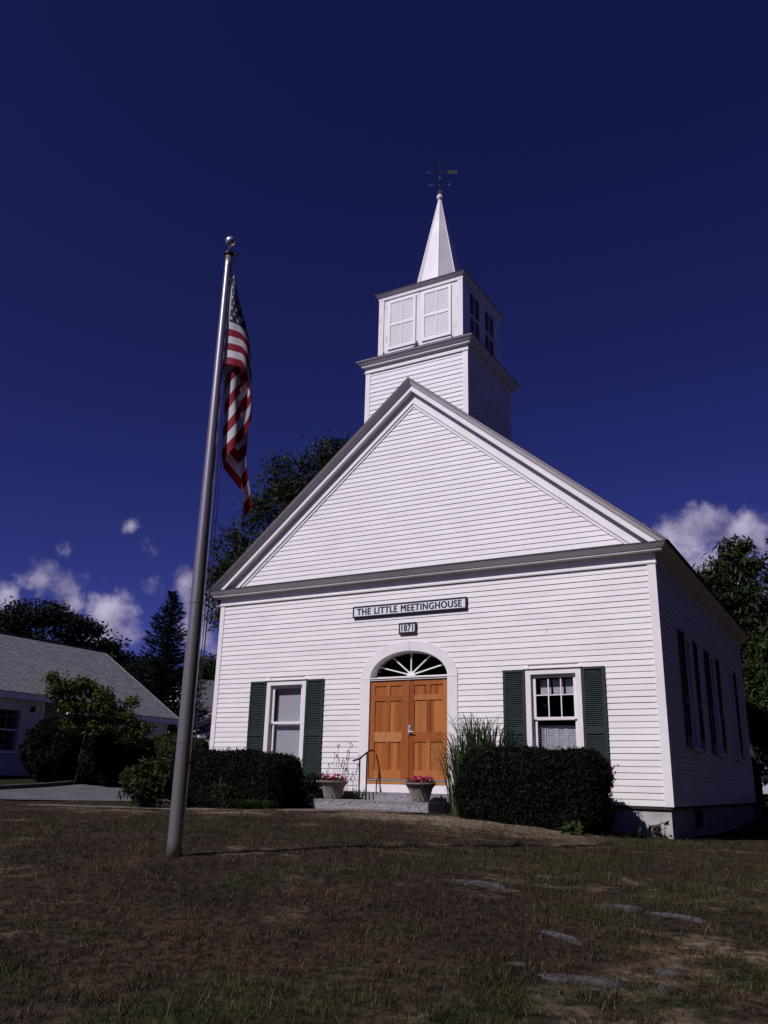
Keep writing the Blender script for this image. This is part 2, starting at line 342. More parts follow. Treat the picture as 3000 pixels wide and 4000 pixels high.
# ------------------------------------------------------------------ meetinghouse
W = 10.548; LEN = 11.15; CX = W/2; EXP = .11256
church = thing('meetinghouse', 'white clapboard meetinghouse with square steeple, green shutters and wooden double door', 'building', (CX, LEN/2, 0))
def clap(mb, courses, P, flip=1):
    """courses: (z0,z1,[(a,b),...]); P(a, out, z) -> world point"""
    cr_ = random.Random(len(courses))
    for z0, z1, segs in courses:
        lo, hi = .0205+cr_.uniform(-.003, .002), .006; z0 = z0+cr_.uniform(-.0022, .0022)
        for a, b in segs:
            if b-a < .01: continue
            mb.face([P(a, lo, z0), P(b, lo, z0), P(b, hi, z1), P(a, hi, z1)])
            mb.face([P(a, -.01, z0), P(b, -.01, z0), P(b, lo, z0), P(a, lo, z0)])
            mb.face([P(a, lo, z0), P(a, hi, z1), P(a, -.01, z1), P(a, -.01, z0)])
            mb.face([P(b, lo, z0), P(b, -.01, z0), P(b, -.01, z1), P(b, hi, z1)])
def cut(segs, a, b):
    o = []
    for s, e in segs:
        if b <= s or a >= e: o.append((s, e)); continue
        if a > s: o.append((s, a))
        if b < e: o.append((b, e))
    return o
ZT = 4.39
WIN = [(1.574, 2.676), (7.915, 9.033)]; WZ0, WZ1 = .42, 2.49
DO, DI, SPZ, DRISE, DIR = 1.160, .930, 2.44, .775, .565     # door casing half widths and arch rises
DCX = CX+.005
cs = []
nC = int(round(ZT/EXP))
for i in range(nC):
    z0, z1 = i*EXP, (i+1)*EXP; zm = (z0+z1)/2; s = [(.09, W-.11)]
    for a, b in WIN:
        if z1 > WZ0 and z0 < WZ1: s = cut(s, a+.05, b-.05)
    if z0 < SPZ: s = cut(s, DCX-DO+.09, DCX+DO-.09)
    elif z1 < SPZ+DRISE*.9:
        hw = (DO-.10)*math.sqrt(max(0, 1-((z1-SPZ)/(DRISE*.90))**2)); s = cut(s, DCX-hw, DCX+hw)
    cs.append((z0, z1, s))
mb = MB(); clap(mb, cs, lambda a, o, z: (a, -o, z))
# butt joints: hairline gaps
loc_build(mb, 'front_siding', WHITE, church)
joints = MB()
for jx, jz in ((8.38, 3.26),):
    i = int(jz/EXP); joints.box(jx, jx+.0022, -.022, 0, i*EXP+.003, (i+1)*EXP-.004)
loc_build(joints, 'board_joint', STAIN, church)
# gable siding
gz0, gapex, gsl = 4.84, 8.80, .833; GCX = 5.33
cs = []; z = gz0; i = 0
while z < gapex-.06:
    hw = (gapex-z)/gsl*1.0; cs.append((z, min(z+EXP, gapex), [(GCX-hw-.03, GCX+hw+.03)])); z += EXP
mb = MB()
for z0, z1, segs in cs:
    a, b = segs[0]; a2, b2 = a+(z1-z0)/gsl, b-(z1-z0)/gsl; lo, hi = .0205, .006
    mb.face([(a, -lo, z0), (b, -lo, z0), (b2, -hi, z1), (a2, -hi, z1)]); mb.face([(a, .01, z0), (b, .01, z0), (b, -lo, z0), (a, -lo, z0)])
loc_build(mb, 'gable_siding', WHITE, church)
# backing walls (give the shell thickness, with the openings left free)
mb = MB()
def wallx(x0, x1, z0, z1): mb.box(x0, x1, .012, .16, z0, z1)
xs = [.02, WIN[0][0]+.08, WIN[0][1]-.08, DCX-DI-.05, DCX+DI+.05, WIN[1][0]+.08, WIN[1][1]-.08, W-.02]
wallx(xs[0], xs[1], 0, ZT); wallx(xs[2], xs[3], 0, ZT); wallx(xs[4], xs[5], 0, ZT); wallx(xs[6], xs[7], 0, ZT)
for a, b in ((xs[1], xs[2]), (xs[5], xs[6])): wallx(a, b, 0, WZ0+.04); wallx(a, b, WZ1-.08, ZT)
wallx(xs[3], xs[4], SPZ+.6, ZT); wallx(xs[3], xs[4], 0, .12)
mb.box(.02, W-.02, .014, .16, ZT, 4.86)
mb.face([(0, .02, 4.86), (W, .02, 4.86), (GCX, .02, 9.2)])
loc_build(mb, 'wall_frame', WHITE, church)
# side and back walls
RW = [(2.61, True, True), (5.56, True, True), (8.46, False, True)]   # right-hand windows: centre, near shutter, far shutter
cs = []
for i in range(nC):
    z0, z1 = i*EXP, (i+1)*EXP; s = [(.11, LEN-.11)]
    for c, _, _ in RW:
        if z1 > 1.10 and z0 < 3.38: s = cut(s, c-.40, c+.40)
    cs.append((z0, z1, s))
mb = MB(); clap(mb, cs, lambda a, o, z: (W+o, a, z)); loc_build(mb, 'side_siding', WHITE, church)
mb = MB(); clap(mb, [(i*EXP, (i+1)*EXP, [(.1, LEN-.1)]) for i in range(nC)], lambda a, o, z: (-o, a, z)); loc_build(mb, 'side_siding', WHITE, church)
mb = MB()
mb.box(.01, .15, .17, LEN-.02, 0, 4.8)
ys = [.17]+[v for c, _, _ in RW for v in (c-.37, c+.37)]+[LEN-.02]
for i in range(0, len(ys), 2): mb.box(W-.15, W-.012, ys[i], ys[i+1], 0, 4.8)
for c, _, _ in RW: mb.box(W-.15, W-.012, c-.37, c+.37, 0, 1.13); mb.box(W-.15, W-.012, c-.37, c+.37, 3.32, 4.8)
mb.box(.01, W-.01, LEN-.12, LEN-.004, 0, 4.8); mb.face([(0, LEN-.01, 4.8), (W, LEN-.01, 4.8), (GCX, LEN-.01, 9.2)])
loc_build(mb, 'rear_wall', WHITE, church)
mb = MB(); mb.box(.16, W-.16, .3, LEN-.2, -.02, .0); mb.box(.16, W-.16, .3, LEN-.2, 4.7, 4.78); mb.box(.17, W-.17, 5.0, 5.1, .01, 4.69)
loc_build(mb, 'floor_and_ceiling', DARK, church)
# corner boards
for (x0, x1, y0, y1) in ((-.026, .10, -.030, 0), (-.028, 0, 0, .12), (W-.13, W+.026, -.030, 0), (W, W+.028, 0, .13), (W, W+.028, LEN-.13, LEN), (-.028, 0, LEN-.13, LEN)):
    mb = MB(); mb.box(x0, x1, y0, y1, -.004, ZT+.01); loc_build(mb, 'corner_board', TRIM, church)
# foundation and basement windows
mb = MB(); e = .04
mb.box(e, W-e, e, .34, -1.2, -.045); mb.box(e, .34, .34, LEN-e, -1.2, -.045); mb.box(W-.34, W-e, .34, LEN-e, -1.2, -.045); mb.box(.34, W-.34, LEN-.34, LEN-e, -1.2, -.045)
loc_build(mb, 'foundation', CONC, church)
mb = MB(); mb.box(-.005, W+.005, -.005, .12, -.05, -.004); mb.box(-.005, .12, .12, LEN, -.05, -.004); mb.box(W-.12, W+.005, .12, LEN, -.05, -.004); loc_build(mb, 'sill_board', STAIN, church)
for yy in (2.2,):
    mb = MB(); mb.box(W-.045, W-.03, yy, yy+.75, -.42, -.09); loc_build(mb, 'basement_window', DARK, church)
# --- main cornice: profile (out, z) swept round the eaves, mitred
PROF = [(.0,4.385),(.048,4.385),(.052,4.415),(.035,4.425),(.035,4.60),(.190,4.605),(.190,4.628),(.196,4.632),(.225,4.650),(.262,4.690),(.285,4.718),(.290,4.720),(.290,4.735),(.0,4.737)]
def sweep_u(mb, prof, x0, x1, y0, y1, mi=0, closed=False):
    for i in range(len(prof)-1):
        (o1, z1), (o2, z2) = prof[i], prof[i+1]
        P = lambda o, z: [(x0-o, y1+(o if closed else 0), z), (x0-o, y0-o, z), (x1+o, y0-o, z), (x1+o, y1+(o if closed else 0), z)]
        A, B = P(o1, z1), P(o2, z2)
        for k in range(3): mb.face([A[k], A[k+1], B[k+1], B[k]], mi)
        if closed: mb.face([A[3], A[0], B[0], B[3]], mi)
mb = MB(); sweep_u(mb, PROF, 0, W, 0, LEN+.25); loc_build(mb, 'cornice', TRIM, church)
# little skirt roof on top of the front cornice
mb = MB(); mb.face([(-.27,-.305,4.742),(W+.30,-.305,4.742),(W+.30,.0,4.835),(-.27,.0,4.835)]); mb.face([(-.27,-.305,4.742),(-.27,-.305,4.736),(W+.30,-.305,4.736),(W+.30,-.305,4.742)])
loc_build(mb, 'cornice_flashing', BRICKT, church)
# --- rakes: profile (out, dz below roof line) sheared along the slope
ez = 4.745; HW = 5.55; RZ = ez+HW*.833; KX0, KX1 = GCX-HW, GCX+HW
def zr(x): return RZ-abs(x-GCX)*.833
RPROF = [(.312,.012),(.312,-.016),(.300,-.020),(.285,-.030),(.250,-.070),(.215,-.120),(.180,-.150),(.180,-.158),(.176,-.160),(.176,-.275),(.045,-.282),(.045,-.50),(.058,-.505),(.058,-.555),(.034,-.56),(.034,-.635),(.0,-.64)]
for sgn in (-1, 1):
    mb = MB(); xe = GCX+sgn*HW
    for i in range(len(RPROF)-1):
        (o1, d1), (o2, d2) = RPROF[i], RPROF[i+1]
        q = []
        for o, dz in ((o1, d1), (o2, d2)):
            lowx = xe
            zlow = RZ+dz-HW*.833
            # trim the lower end where the band runs into the horizontal cornice
            zmin = 4.745
            if zlow < zmin: lowx = GCX+sgn*(RZ+dz-zmin)/.833
            q.append(((lowx, -o, zr(lowx)+dz), (GCX, -o, RZ+dz)))
        mb.face([q[0][0], q[0][1], q[1][1], q[1][0]])
    loc_build(mb, 'rake_board', TRIM, church)
# --- roof
mb = MB()
for sgn in (-1, 1):
    xe = GCX+sgn*(HW+.02); p = [(xe, -.318, zr(xe)+.016), (GCX, -.318, RZ+.016), (GCX, LEN+.3, RZ+.016), (xe, LEN+.3, zr(xe)+.016)]
    mb.face(p); mb.face([(x, y, z-.022) for x, y, z in p]); mb.face([p[0], p[1], (p[1][0], p[1][1], p[1][2]-.022), (p[0][0], p[0][1], p[0][2]-.022)])
    mb.face([p[0], p[3], (p[3][0], p[3][1], p[3][2]-.022), (p[0][0], p[0][1], p[0][2]-.022)])
loc_build(mb, 'roof', BRICKT, church)

# --- front windows
def sash_window(x0, x1, kind):
    w = MB(); c = .105; z0, z1 = WZ0, WZ1
    w.box(x0, x0+c, -.045, .012, z0, z1-.002); w.box(x1-c, x1, -.045, .012, z0, z1-.002)
    w.box(x0+c, x1-c, -.044, .012, z1-c, z1-.002); w.box(x0-.02, x1+.02, -.075, -.002, z1, z1+.022); w.box(x0-.03, x1+.03, -.085, .012, z0-.045, z0)
    # jamb reveal
    w.box(x0+c-.012, x0+c+.004, .0125, .15, z0, z1-c); w.box(x1-c-.004, x1-c+.012, .0125, .15, z0, z1-c); w.box(x0+c, x1-c, .0125, .15, z1-c-.004, z1-c+.012)
    w.box(x0+c+.004, x0+c+.02, .02, .035, z0, z1-c-.004); w.box(x1-c-.02, x1-c-.004, .02, .035, z0, z1-c-.004)
    win = loc_build(w, 'window', TRIM, church)
    a, b = x0+c+.02, x1-c-.02; zm = 1.56; f = .055
    def sub(mbx, n, m): return loc_build(mbx, n, m, None) if False else _sub(mbx, n, m)
    def _sub(mbx, n, m):
        o = mbx.build(n, m, win, org=tuple(church.location)); return o
    s = MB()   # upper sash (outer) then lower sash (inner)
    s.box(a, a+f, .036, .070, zm-.03, z1-c-.004); s.box(b-f, b, .036, .070, zm-.03, z1-c-.004); s.box(a+f, b-f, .037, .070, z1-c-.065, z1-c-.005); s.box(a+f, b-f, .034, .072, zm-.045, zm+.012)
    _sub(s, 'upper_sash', TRIM)
    s = MB(); s.box(a, a+f, .075, .108, z0, zm); s.box(b-f, b, .075, .108, z0, zm); s.box(a+f, b-f, .076, .108, z0, z0+.08); s.box(a+f, b-f, .074, .108, zm-.055, zm)
    _sub(s, 'lower_sash', TRIM)
    if kind == 'muntin':
        s = MB(); gw = (b-a-2*f)/3
        for k in (1, 2): s.box(a+f+gw*k-.011, a+f+gw*k+.011, .048, .060, zm+.012, z1-c-.065)
        zmid = (zm+z1-c-.065)/2+.05; s.box(a+f, b-f, .047, .061, zmid-.010, zmid+.010); _sub(s, 'muntins', TRIM)
    s = MB(); s.face([(a+f, .055, zm+.012), (b-f, .055, zm+.012), (b-f, .055, z1-c-.065), (a+f, .055, z1-c-.065)])
    s.face([(a+f, .092, z0+.08), (b-f, .092, z0+.08), (b-f, .092, zm-.055), (a+f, .092, zm-.055)]); _sub(s, 'glass_pane', GLASS)
    return win, _sub, a+f, b-f, zm
win, sub, a, b, zm = sash_window(*WIN[0], 'plain')
s = MB(); s.box(a-.02, b+.02, .168, .172, .40, 2.36); sub(s, 'roller_shade', SHADE)
s = MB(); s.tube([( (a+b)/2-.03, .03, zm+.025), ((a+b)/2+.03, .03, zm+.025)], .010, 8); sub(s, 'sash_lock', CHROME)
win, sub, a, b, zm = sash_window(*WIN[1], 'muntin')
s = MB()    # interior shutters folded behind the lower sash
wd = (b-a); ed = [a-.06, a+.13, a+.235, a+wd*.58, a+wd*.66, b+.02]
z0s, z1s = .42, 1.42
def ishut(mbx, x0, x1, y, tilt):
    mbx.box(x0, x0+.03, y-.012, y+.012, z0s, z1s); mbx.box(x1-.03, x1, y-.012, y+.012, z0s, z1s); mbx.box(x0+.03, x1-.03, y-.011, y+.011, z1s-.05, z1s-.001)
    z = z0s+.01
    while z < z1s-.06: mbx.face([(x0+.03, y-.010, z), (x1-.03, y-.010, z), (x1-.03, y+.008, z+tilt), (x0+.03, y+.008, z+tilt)]); z += .031
for k, (p, q2, t) in enumerate(((0,.22,.014),(.235,.50,.030),(.505,.74,.030),(.745,1.02,.030))):
    m2 = MB(); ishut(m2, a-.03+wd*p, a-.03+wd*q2, .19+.004*k, t); sub(m2, 'interior_shutter', PAPER)
s = MB()
for k in range(3):
    gw = wd/3; s.box(a+gw*k+.045, a+gw*(k+1)+.01, .190, .194, zm+.46, zm+.74)
sub(s, 'paper_sheet', PAPER)

# --- louvred shutters
def shutter_mb(w, h, cut_z=(.19, .86, .98)):
    """local frame: x across, -y outward, z up from 0; returns frame and louvres"""
    f = MB(); st = .055; zt = h-.05; zb, zl, zu = cut_z
    f.box(0, st, -.032, 0, 0, h); f.box(w-st, w, -.032, 0, 0, h)
    f.box(st, w-st, -.031, 0, h-.05, h-.001); f.box(st, w-st, -.031, 0, zl, zu); f.box(st, w-st, -.031, 0, .001, zb); f.box(st, w-st, -.002, 0, zb, h-.05)
    l = MB()
    for za, zc in ((zb, zl), (zu, h-.05)):
        z = za+.004
        while z < zc-.02:
            l.face([(st, -.030, z), (w-st, -.030, z), (w-st, -.012, z+.021), (st, -.012, z+.021)]); l.face([(st, -.030, z), (st, -.024, z-.004), (w-st, -.024, z-.004), (w-st, -.030, z)]); z += .0365
    return f, l
def place_shutter(w, h, origin, rz, par=None):
    f, l = shutter_mb(w, h)
    Mx = Matrix.Translation(Vector(origin)-Vector(church.location))@Matrix.Rotation(rz, 4, 'Z')
    sh = f.build('shutter', GREEN, church); sh.matrix_local = Mx
    l.build('louvres', GREEN, sh)
for x0, w in ((1.100, .462), (2.690, .467), (7.444, .462), (9.050, .443)): place_shutter(w, 2.105, (x0, -.024, .385), 0)
# --- side windows
for c, nearS, farS in RW:
    w = MB(); y0, y1, z0, z1 = c-.445, c+.445, 1.10, 3.40; q = .10
    w.box(W-.012, W+.045, y0, y0+q, z0, z1); w.box(W-.012, W+.045, y1-q, y1, z0, z1); w.box(W-.012, W+.044, y0+q, y1-q, z1-q, z1-.001); w.box(W-.012, W+.085, y0-.04, y1+.04, z0-.05, z0); w.box(W+.002, W+.075, y0-.02, y1+.02, z1, z1+.02)
    win = loc_build(w, 'window', TRIM, church); O = tuple(church.location)
    s = MB(); s.box(W-.07, W-.035, y0+q, y0+q+.05, z0, z1-q); s.box(W-.07, W-.035, y1-q-.05, y1-q, z0, z1-q); s.box(W-.071, W-.03, y0+q+.05, y1-q-.05, 2.16, 2.22); s.box(W-.07, W-.035, y0+q+.05, y1-q-.05, z1-q-.05, z1-q); s.box(W-.07, W-.035, y0+q+.05, y1-q-.05, z0, z0+.07)
    s.build('sash', TRIM, win, org=O)
    s = MB(); s.face([(W-.05, y0+q, z0), (W-.05, y1-q, z0), (W-.05, y1-q, z1-q), (W-.05, y0+q, z1-q)]); s.build('glass_pane', GLASS, win, org=O)
    s = MB(); s.box(W-.145, W-.14, y0+q, y1-q, z0, z1-q); s.build('roller_shade', SHADE, win, org=O)
    if nearS: place_shutter(.48, 2.31, (W+.024, c-.955, 1.085), PI/2)
    if farS: place_shutter(.50, 2.31, (W+.024, c+.455, 1.085), PI/2)

# --- door surround with elliptical arch
def arc(hw, rise, n=40, z=SPZ): return [(DCX-hw*math.cos(PI*i/n), z+rise*math.sin(PI*i/n)) for i in range(n+1)]
outer = [(DCX-DO, .10)]+arc(DO, DRISE)+[(DCX+DO, .10)]; inner = [(DCX-DI, .10)]+arc(DI, DIR)+[(DCX+DI, .10)]
mb = MB()
for i in range(len(outer)-1):
    A, B, C2, D2 = outer[i], outer[i+1], inner[i+1], inner[i]
    mb.face([(A[0], -.034, A[1]), (B[0], -.034, B[1]), (C2[0], -.034, C2[1]), (D2[0], -.034, D2[1])])
    mb.face([(A[0], -.034, A[1]), (A[0], .0, A[1]), (B[0], .0, B[1]), (B[0], -.034, B[1])])
    dep = .20
    mb.face([(D2[0], -.034, D2[1]), (C2[0], -.034, C2[1]), (C2[0], dep, C2[1]), (D2[0], dep, D2[1])])
for sx in (-1, 1): mb.box(DCX+sx*(DO-.115)-.117, DCX+sx*(DO-.115)+.117, -.042, -.0345, SPZ-.012, SPZ-.004)
sur = loc_build(mb, 'door_surround', TRIM, church)
O = tuple(church.location)
mb = MB(); mb.box(DCX+.03, DCX+.034, -.036, -.030, SPZ+DIR-.005, SPZ+DRISE); mb.build('arch_joint', STAIN, sur, org=O)
mb = MB(); mb.box(DCX-DI+.003, DCX+DI-.003, -.028, .20, SPZ-.045, SPZ+.006); mb.box(DCX-DI+.003, DCX+DI-.003, -.050, -.029, SPZ-.012, SPZ+.010); mb.build('transom_bar', TRIM, sur, org=O)
# fanlight
FY = .14; fan = MB(); Fo = arc(DI-.004, DIR-.004); Fi = arc(DI-.06, DIR-.07, z=SPZ+.035)
for i in range(len(Fo)-1):
    fan.face([(Fo[i][0], FY, Fo[i][1]), (Fo[i+1][0], FY, Fo[i+1][1]), (Fi[i+1][0], FY, Fi[i+1][1]), (Fi[i][0], FY, Fi[i][1])])
fan.box(DCX-DI+.004, DCX+DI-.004, FY-.02, FY+.02, SPZ+.0065, SPZ+.045)
hub = [(DCX-.10*math.cos(PI*i/12), SPZ+.045+.10*math.sin(PI*i/12)) for i in range(13)]
fan.face([(x, FY-.028, z) for x, z in hub]); 
for i in range(12): fan.face([(hub[i][0], FY-.028, hub[i][1]), (hub[i+1][0], FY-.028, hub[i+1][1]), (hub[i+1][0], FY, hub[i+1][1]), (hub[i][0], FY, hub[i][1])])
for dg in (27, 58, 90, 122, 153):
    t = math.radians(dg); ex, ez2 = DCX+(DI-.05)*math.cos(t)*1.0, SPZ+.03+(DIR-.05)*math.sin(t)*1.0
    # muntins run from the hub to the rim
    c0 = Vector((DCX+.09*math.cos(t), FY-.01, SPZ+.045+.09*math.sin(t))); c1 = Vector((ex, FY-.01, ez2)); d = (c1-c0); n_ = Vector((-d.z, 0, d.x)).normalized()
    fan.obox((c0+c1)/2, d/2, Vector((0, .012, 0)), n_*.013)
fl = loc_build(fan, 'fanlight', TRIM, church)
mb = MB(); mb.face([(x, FY+.008, z) for x, z in arc(DI-.01, DIR-.01)]); mb.build('glass_pane', GLASS, fl, org=O)
mb = MB(); mb.box(DCX-1.0, DCX+1.0, .7, .72, 2.3, 3.2); mb.build('dark_backing', DARK, fl, org=O)
# threshold
mb = MB(); mb.box(DCX-DI-.10, DCX+DI+.10, -.055, .02, .10, .262); th1 = loc_build(mb, 'sill_board', TRIM, church)
WC = [np.array(c) for c in ((.36,.105,.022),(.45,.162,.042),(.28,.074,.016),(.50,.215,.068),(.39,.120,.028))]
def wood_part(boxes, name, par):
    me = MB(); cols = []
    for bx, c in boxes:
        me.box(*bx); cols += [tuple(c)]*8
    o = me.build(name, WOOD, par, org=O)
    at = o.data.color_attributes.new('Col', 'FLOAT_COLOR', 'POINT'); at.data.foreach_set('color', np.array([(*c, 1) for c in cols], np.float32).ravel()); return o
wood_part([((DCX-DI+.004, DCX+DI-.004, -.046, .02, .268, .330), WC[3]*.9)], 'threshold', church)
mb = MB(); mb.box(DCX-DI+.004, DCX+DI-.004, -.03, .03, .340, .362); loc_build(mb, 'threshold_plate', CHROME, church)
DZ0, DZ1 = .372, 2.388
seam = DCX-.005
def door(x0, x1, wide_left, cs_):
    w = x1-x0; H = DZ1-DZ0; Z = lambda t: DZ1-t*H
    sl_, sr = (.150, .115) if wide_left else (.118, .150); y0, y1 = .004, .048
    mul = .085; pw = (w-sl_-sr-mul)/2; B = []
    c = lambda k: WC[cs_[k % len(cs_)]]*rnd.uniform(.92, 1.06)
    B.append(((x0, x0+sl_, y0, y1, DZ0, DZ1), c(0))); B.append(((x1-sr, x1, y0, y1, DZ0, DZ1), c(1)))
    rails = [(0, .056), (.156, .212), (.532, .632), (.912, 1.0)]
    for i, (t0, t1) in enumerate(rails): B.append(((x0+sl_, x1-sr, y0+.001, y1, Z(t1), Z(t0)), c(2+i)))
    pans = [(.056, .156), (.212, .532), (.632, .912)]
    for i, (t0, t1) in enumerate(pans):
        B.append(((x0+sl_+pw, x0+sl_+pw+mul, y0+.0015, y1, Z(t1), Z(t0)), c(6+i)))
        for k in (0, 1):
            px = x0+sl_+k*(pw+mul); n = 3; e0 = px
            for j in range(n):
                e1 = px+pw*(j+1)/n+(rnd.uniform(-.02, .02) if j < n-1 else 0); B.append(((e0, e1, y0+.020, y1, Z(t1), Z(t0)), c(rnd.randrange(9))*rnd.uniform(.88, 1.12))); e0 = e1
    return wood_part(B, 'door_leaf', church)
d1 = door(DCX-DI+.006, seam-.002, False, [4,0,0,0,3,1,1,0,0]); d2 = door(seam+.002, DCX+DI-.006, True, [2,1,4,1,0,1,0,2,1])
wood_part([((seam-.03, seam+.03, -.006, .0035, DZ0+.02, DZ1-.01), WC[0]*.98)], 'astragal', d1)
hx = seam+.055
mb = MB(); mb.box(hx-.032, hx+.032, -.022, .003, 1.27, 1.45); mb.tube([(hx, -.02, 1.315), (hx, -.065, 1.315)], .014, 10); mb.tube([(hx, -.06, 1.315), (hx+.12, -.062, 1.315)], .011, 8)
mb.tube([(hx, -.024, 1.40), (hx, -.034, 1.40)], .020, 12); mb.build('door_handle', CHROME, d2, org=O)
for q_, dd in ((-.052, d1), (.052, d2)):
    for zz in (2.30, 2.355):
        mb = MB(); mb.tube([(seam+q_, -.004, zz), (seam+q_, .006, zz)], .008, 8); mb.build('bolt', CHROME, dd, org=O)
mb = MB(); mb.box(DCX-DI, DCX+DI, .05, .06, .3, 2.4); loc_build(mb, 'door_lining', DARK, church)

# --- tower and belfry
TX0, TX1, TY0, TY1 = CX-1.362, CX+1.362, .162, 2.886
BX0, BX1, BY0, BY1 = CX-1.151, CX+1.151, .365, 2.667
steeple_root = church
TZ = 9.995
mb = MB()
cz = [(4.9+i*.1165, 4.9+(i+1)*.1165) for i in range(int((TZ-4.9)/.1165)+1)]; cz = [(a_, min(b_, TZ)) for a_, b_ in cz if a_ < TZ]
clap(mb, [(a_, b_, [(TX0+.10, TX1-.10)]) for a_, b_ in cz if b_ > 7.5], lambda a, o, z: (a, TY0-o, z))
clap(mb, [(a_, b_, [(TY0+.10, TY1-.10)]) for a_, b_ in cz if b_ > 7.5], lambda a, o, z: (TX1+o, a, z))
clap(mb, [(a_, b_, [(TY0+.10, TY1-.10)]) for a_, b_ in cz if b_ > 7.5], lambda a, o, z: (TX0-o, a, z))
mb.box(TX0+.01, TX1-.01, TY0+.012, TY1, 6.5, TZ+.3)
loc_build(mb, 'tower_siding', WHITE, church)
for (x0, x1, y0, y1) in ((TX0-.024, TX0+.105, TY0-.026, TY0), (TX1-.105, TX1+.024, TY0-.026, TY0), (TX1, TX1+.026, TY0, TY0+.12), (TX1, TX1+.026, TY1-.12, TY1), (TX0-.026, TX0, TY0, TY0+.12)):
    mb = MB(); mb.box(x0, x1, y0, y1, 6.8, TZ+.01); loc_build(mb, 'corner_board', TRIM, church)
TP = [(.0,9.985),(.045,9.985),(.048,10.03),(.032,10.035),(.032,10.14),(.108,10.145),(.108,10.172),(.114,10.174),(.150,10.205),(.202,10.268),(.215,10.272),(.215,10.29)]
mb = MB(); sweep_u(mb, TP, TX0, TX1, TY0, TY1, closed=True); loc_build(mb, 'tower_cornice', TRIM, church)
mb = MB(); sweep_u(mb, [(.225,10.288),(.225,10.296),(-.21,10.42)], TX0, TX1, TY0, TY1, closed=True); loc_build(mb, 'tower_flashing', BRICKT, church)
mb = MB(); BZ0, BZ1 = 10.36, 12.13
mb.box(BX0, BX1, BY0, BY1, BZ0, BZ1+.05); belf = loc_build(mb, 'belfry', OLDWHITE, church)
for (x0, x1, y0, y1) in ((BX0-.022, BX0+.12, BY0-.024, BY0-.001), (BX1-.12, BX1+.022, BY0-.024, BY0-.001), (BX1+.001, BX1+.024, BY0, BY0+.12), (BX1+.001, BX1+.024, BY1-.12, BY1), (BX0-.024, BX0-.001, BY0, BY0+.12)):
    mb = MB(); mb.box(x0, x1, y0, y1, BZ0+.001, BZ1); mb.build('corner_board', OLDWHITE, belf, org=O)
def louvre_window(P, a0, a1, z0, z1, backm):
    """P(a, out, z); two by two louvred lights in a frame"""
    f = MB(); fr = .07
    def bar(A0, A1, Z0, Z1, o0, o1):
        b_ = len(f.v)
        for z in (Z0, Z1):
            for a, o in ((A0, o0), (A1, o0), (A1, o1), (A0, o1)): f.v.append(P(a, o, z))
        for q in ((0,3,2,1),(4,5,6,7),(0,1,5,4),(1,2,6,5),(2,3,7,6),(3,0,4,7)): f.f.append(tuple(b_+i for i in q)); f.m.append(0)
    bar(a0, a0+fr, z0, z1, .002, .034); bar(a1-fr, a1, z0, z1, .002, .034); bar(a0+fr, a1-fr, z1-fr, z1, .002, .033); bar(a0+fr, a1-fr, z0, z0+fr, .002, .033)
    am = (a0+a1)/2; zmid = (z0+z1)/2; bar(am-.012, am+.012, z0+fr, z1-fr, .002, .030); bar(a0+fr, a1-fr, zmid-.035, zmid+.035, .002, .031)
    fo = f.build('louvre_window', TRIM, belf, org=O)
    l = MB()
    for za, zb in ((z0+fr, zmid-.035), (zmid+.035, z1-fr)):
        z = za
        while z < zb-.01:
            l.face([P(a0+fr, .022, z), P(a1-fr, .022, z), P(a1-fr, .012, min(z+.040, zb)), P(a0+fr, .012, min(z+.040, zb))]); z += .042
    l.build('louvres', backm, fo, org=O)
DKL = mat('painted_shade_louvre', (.15,.15,.155), (.20,.20,.205), scale=8, rough=.6)  # shade of the side louvres is put into their colour; front ones keep trim white
FP = lambda a, o, z: (a, BY0-o, z); SP = lambda a, o, z: (BX1+o, a, z); bw = BX1-BX0
louvre_window(FP, BX0+.11*bw, BX0+.452*bw, 10.64, 12.03, TRIM); louvre_window(FP, BX0+.53*bw, BX0+.875*bw, 10.64, 12.03, TRIM)
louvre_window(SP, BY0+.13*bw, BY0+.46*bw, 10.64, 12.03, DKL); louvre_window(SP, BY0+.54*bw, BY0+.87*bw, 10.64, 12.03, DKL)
mb = MB()   # rotten patches at the foot of the belfry
for x, w_, h_ in ((BX0+.47*bw, .10, .20), (BX0+.44*bw, .05, .09), (BX0+.885*bw, .05, .10), (BX0+.07*bw, .04, .12), (BX0+.60*bw, .12, .03)):
    k = 9; pts = [(x+w_*(i/(k-1)-.5), BY0-.038, 10.48) for i in range(k)]
    top = [(x+w_*(i/(k-1)-.5), BY0-.038, 10.53+h_*rnd.uniform(.25, 1)*math.sin(PI*(i+.6)/(k+.2))) for i in range(k)]
    mb = MB()
    for i in range(k-1): mb.face([pts[i], pts[i+1], top[i+1], top[i]])
    mb.build('rotten_patch', STAIN, belf, org=O)
BP = [(.0,12.10),(.030,12.10),(.034,12.16),(.028,12.165),(.040,12.172),(.040,12.185),(.112,12.252),(.118,12.265)]
mb = MB(); sweep_u(mb, BP, BX0, BX1, BY0, BY1, closed=True); loc_build(mb, 'belfry_cornice', TRIM, church)
mb = MB(); sweep_u(mb, [(.128,12.262),(.130,12.275),(-1.0,12.55)], BX0, BX1, BY0, BY1, closed=True); loc_build(mb, 'belfry_roof', BRICKT, church)
